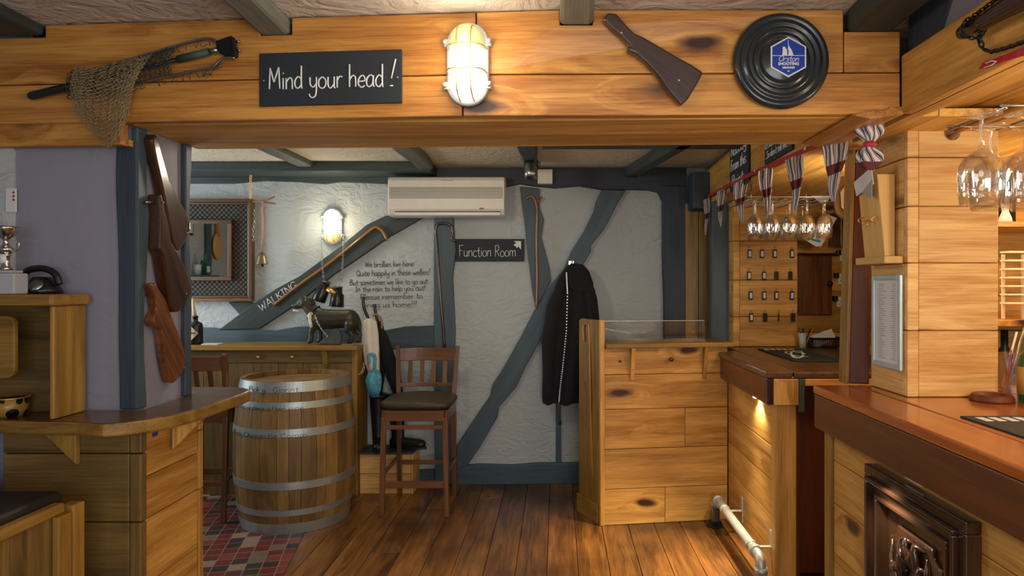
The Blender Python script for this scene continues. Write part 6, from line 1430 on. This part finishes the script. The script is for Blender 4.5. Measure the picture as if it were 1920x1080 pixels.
for x in (PX(1887, 3.25)+.015, PX(1887, 3.25)+.11, PX(1887, 3.25)+.2): part(MB().box(x, x+.012, 3.301, 3.312, 1.336, PZ(484, 3.25)+.02, 'z', rnd=.6), 'upright', ['pale_wood'], t)
for k in range(3):
    t = thing('glass_bottle', 'dark bottle on the low back counter, right of the pillar, %s of three' % ('left', 'middle', 'right')[k], 'bottle', (1.90+.13*k, 3.35, .95)); part(MB().lathe([(0, 0), (.042, 0), (.043, .2), (.016, .25), (.016, .33), (0, .33)], t.location, 'z', 24), 'bottle', ['glass_green' if k == 0 else 'black_plastic'], t)
o = MB().box(1.76, 2.95, 3.1, 3.61, 0, .949, 'x').build('back_counter', ['oak_dark'], bevel=.004); tag(o, 'low dark counter under the shelves behind the near bar', 'counter')
# horn and chain upper right
t = thing('wooden_bellows_horn', 'dark tapered wooden horn wrapped with a chain, on the gantry at the top right corner', 'horn', (1.07, 1.75, 2.2))
hp = lambda x, y, X=1.045: gz(x, y, X)
A = [hp(1803, 62), hp(1812, 58), hp(1822, 53), hp(1850, 38), hp(1890, 14), hp(1950, -20), hp(2020, -60)]
part(MB().tube(A[2:], [.020, .021, .026, .033, .038], 20), 'shaft', ['carved'], t); part(MB().tube(A[:2]+[A[1].lerp(A[2], .3)], [.016, .020, .020], 18), 'end_cap', ['black_plastic'], t); part(MB().tube([A[1].lerp(A[2], .31), A[2]], .017, 16), 'neck', ['stool_wood'], t)
ring = [hp(1826, 52)+Vector((.026*math.cos(a)*1.0, -.004*math.cos(a), .026*math.sin(a))) for a in [k*math.pi/10 for k in range(21)]]
part(chain(ring, .014, .002, 'dark_metal'), 'chain', ['dark_metal'], t)
part(chain([hp(1826, 30), hp(1850, 12), hp(1880, -10)], .018, .0022, 'dark_metal'), 'chain', ['dark_metal'], t)
part(chain([hp(1835, 68, 1.065), hp(1842, 90, 1.07), hp(1856, 98, 1.07), hp(1880, 92, 1.07), hp(1905, 84, 1.07), hp(1940, 70, 1.07)], .020, .003, 'dark_metal'), 'chain', ['wire_dark'], t)
t = thing('red_tag_rod', 'red painted strip lying along the lower edge of the near gantry beam', 'painted strip', gz(1880, 105, 1.085))
part(MB().prism([gz(1838, 131, 1.089), gz(1846, 118, 1.089), gz(1925, 88, 1.089), gz(2000, 58, 1.089), gz(2000, 75, 1.089), gz(1925, 104, 1.089)], (-.006, 0, 0), 'y'), 'strip', ['red_paint'], t, bevel=.002)
part(MB().tube([gz(1845, 127, 1.082), gz(1860, 122, 1.082), gz(1868, 115, 1.082), gz(1860, 114, 1.082), gz(1848, 119, 1.082)], .0016, 5), 'white_loop', ['white_paint'], t)
# ================================================================ THINGS SEEN IN THE MIRROR (on the far left wall)
t = thing('wooden_spoon', 'giant wooden spoon hanging on the far left wall, seen in the mirror', 'spoon', (-3.59, 3.13, 1.9))
mb = MB(); mb.ell((-3.575, 3.13, 1.90), (.02, .10, .14)); mb.tube([(-3.575, 3.13, 2.0), (-3.575, 3.13, 2.25)], [.03, .018], 12); part(mb, 'spoon', ['plywood'], t)
t = thing('small_shelf', 'blue-grey shelf on the far left wall, seen in the mirror', 'shelf', (-3.5, 3.65, 1.58)); part(MB().box(-3.598, -3.42, 3.4, 4.1, 1.565, 1.59), 'shelf_board', ['timber_blue'], t, bevel=.003)
t = thing('green_bottle', 'green spirit bottle with a white label on the shelf seen in the mirror', 'bottle', (-3.5, 3.53, 1.591))
part(MB().box(-3.53, -3.47, 3.485, 3.575, 1.5915, 1.74).lathe([(.02, 0), (.016, .02), (.016, .07), (0, .07)], (-3.5, 3.53, 1.741), 'z', 16), 'bottle', ['glass_green'], t, bevel=.01, seg=3); part(MB().box(-3.469, -3.467, 3.5, 3.56, 1.62, 1.68), 'label', ['paper'], t)
t = thing('small_tumbler', 'clear tumbler beside the green bottle seen in the mirror', 'glass', (-3.5, 3.68, 1.591)); part(MB().lathe([(0, 0), (.03, 0), (.036, .1), (.033, .1), (.027, .006), (0, .006)], t.location, 'z', 24), 'tumbler', ['glass_frost'], t)
mb = MB(); mb.box(-3.598, -3.57, 3.26, 3.36, 1.2, 2.3, 'z'); trim(mb, 'timber_blue', bevel=.006)
t = thing('framed_picture', 'small blue and white framed picture on the far left wall, seen in the mirror', 'picture', (-3.59, 3.8, 2.0))
part(MB().box(-3.598, -3.58, 3.6, 4.0, 1.98, 2.25), 'frame', ['black_plastic'], t, bevel=.003); part(MB().box(-3.579, -3.577, 3.62, 3.98, 2.0, 2.23), 'picture', ['paper'], t); part(MB().box(-3.5765, -3.575, 3.68, 3.9, 2.02, 2.2), 'blue_shape', ['paper_blue'], t)
bpy.context.view_layer.update()
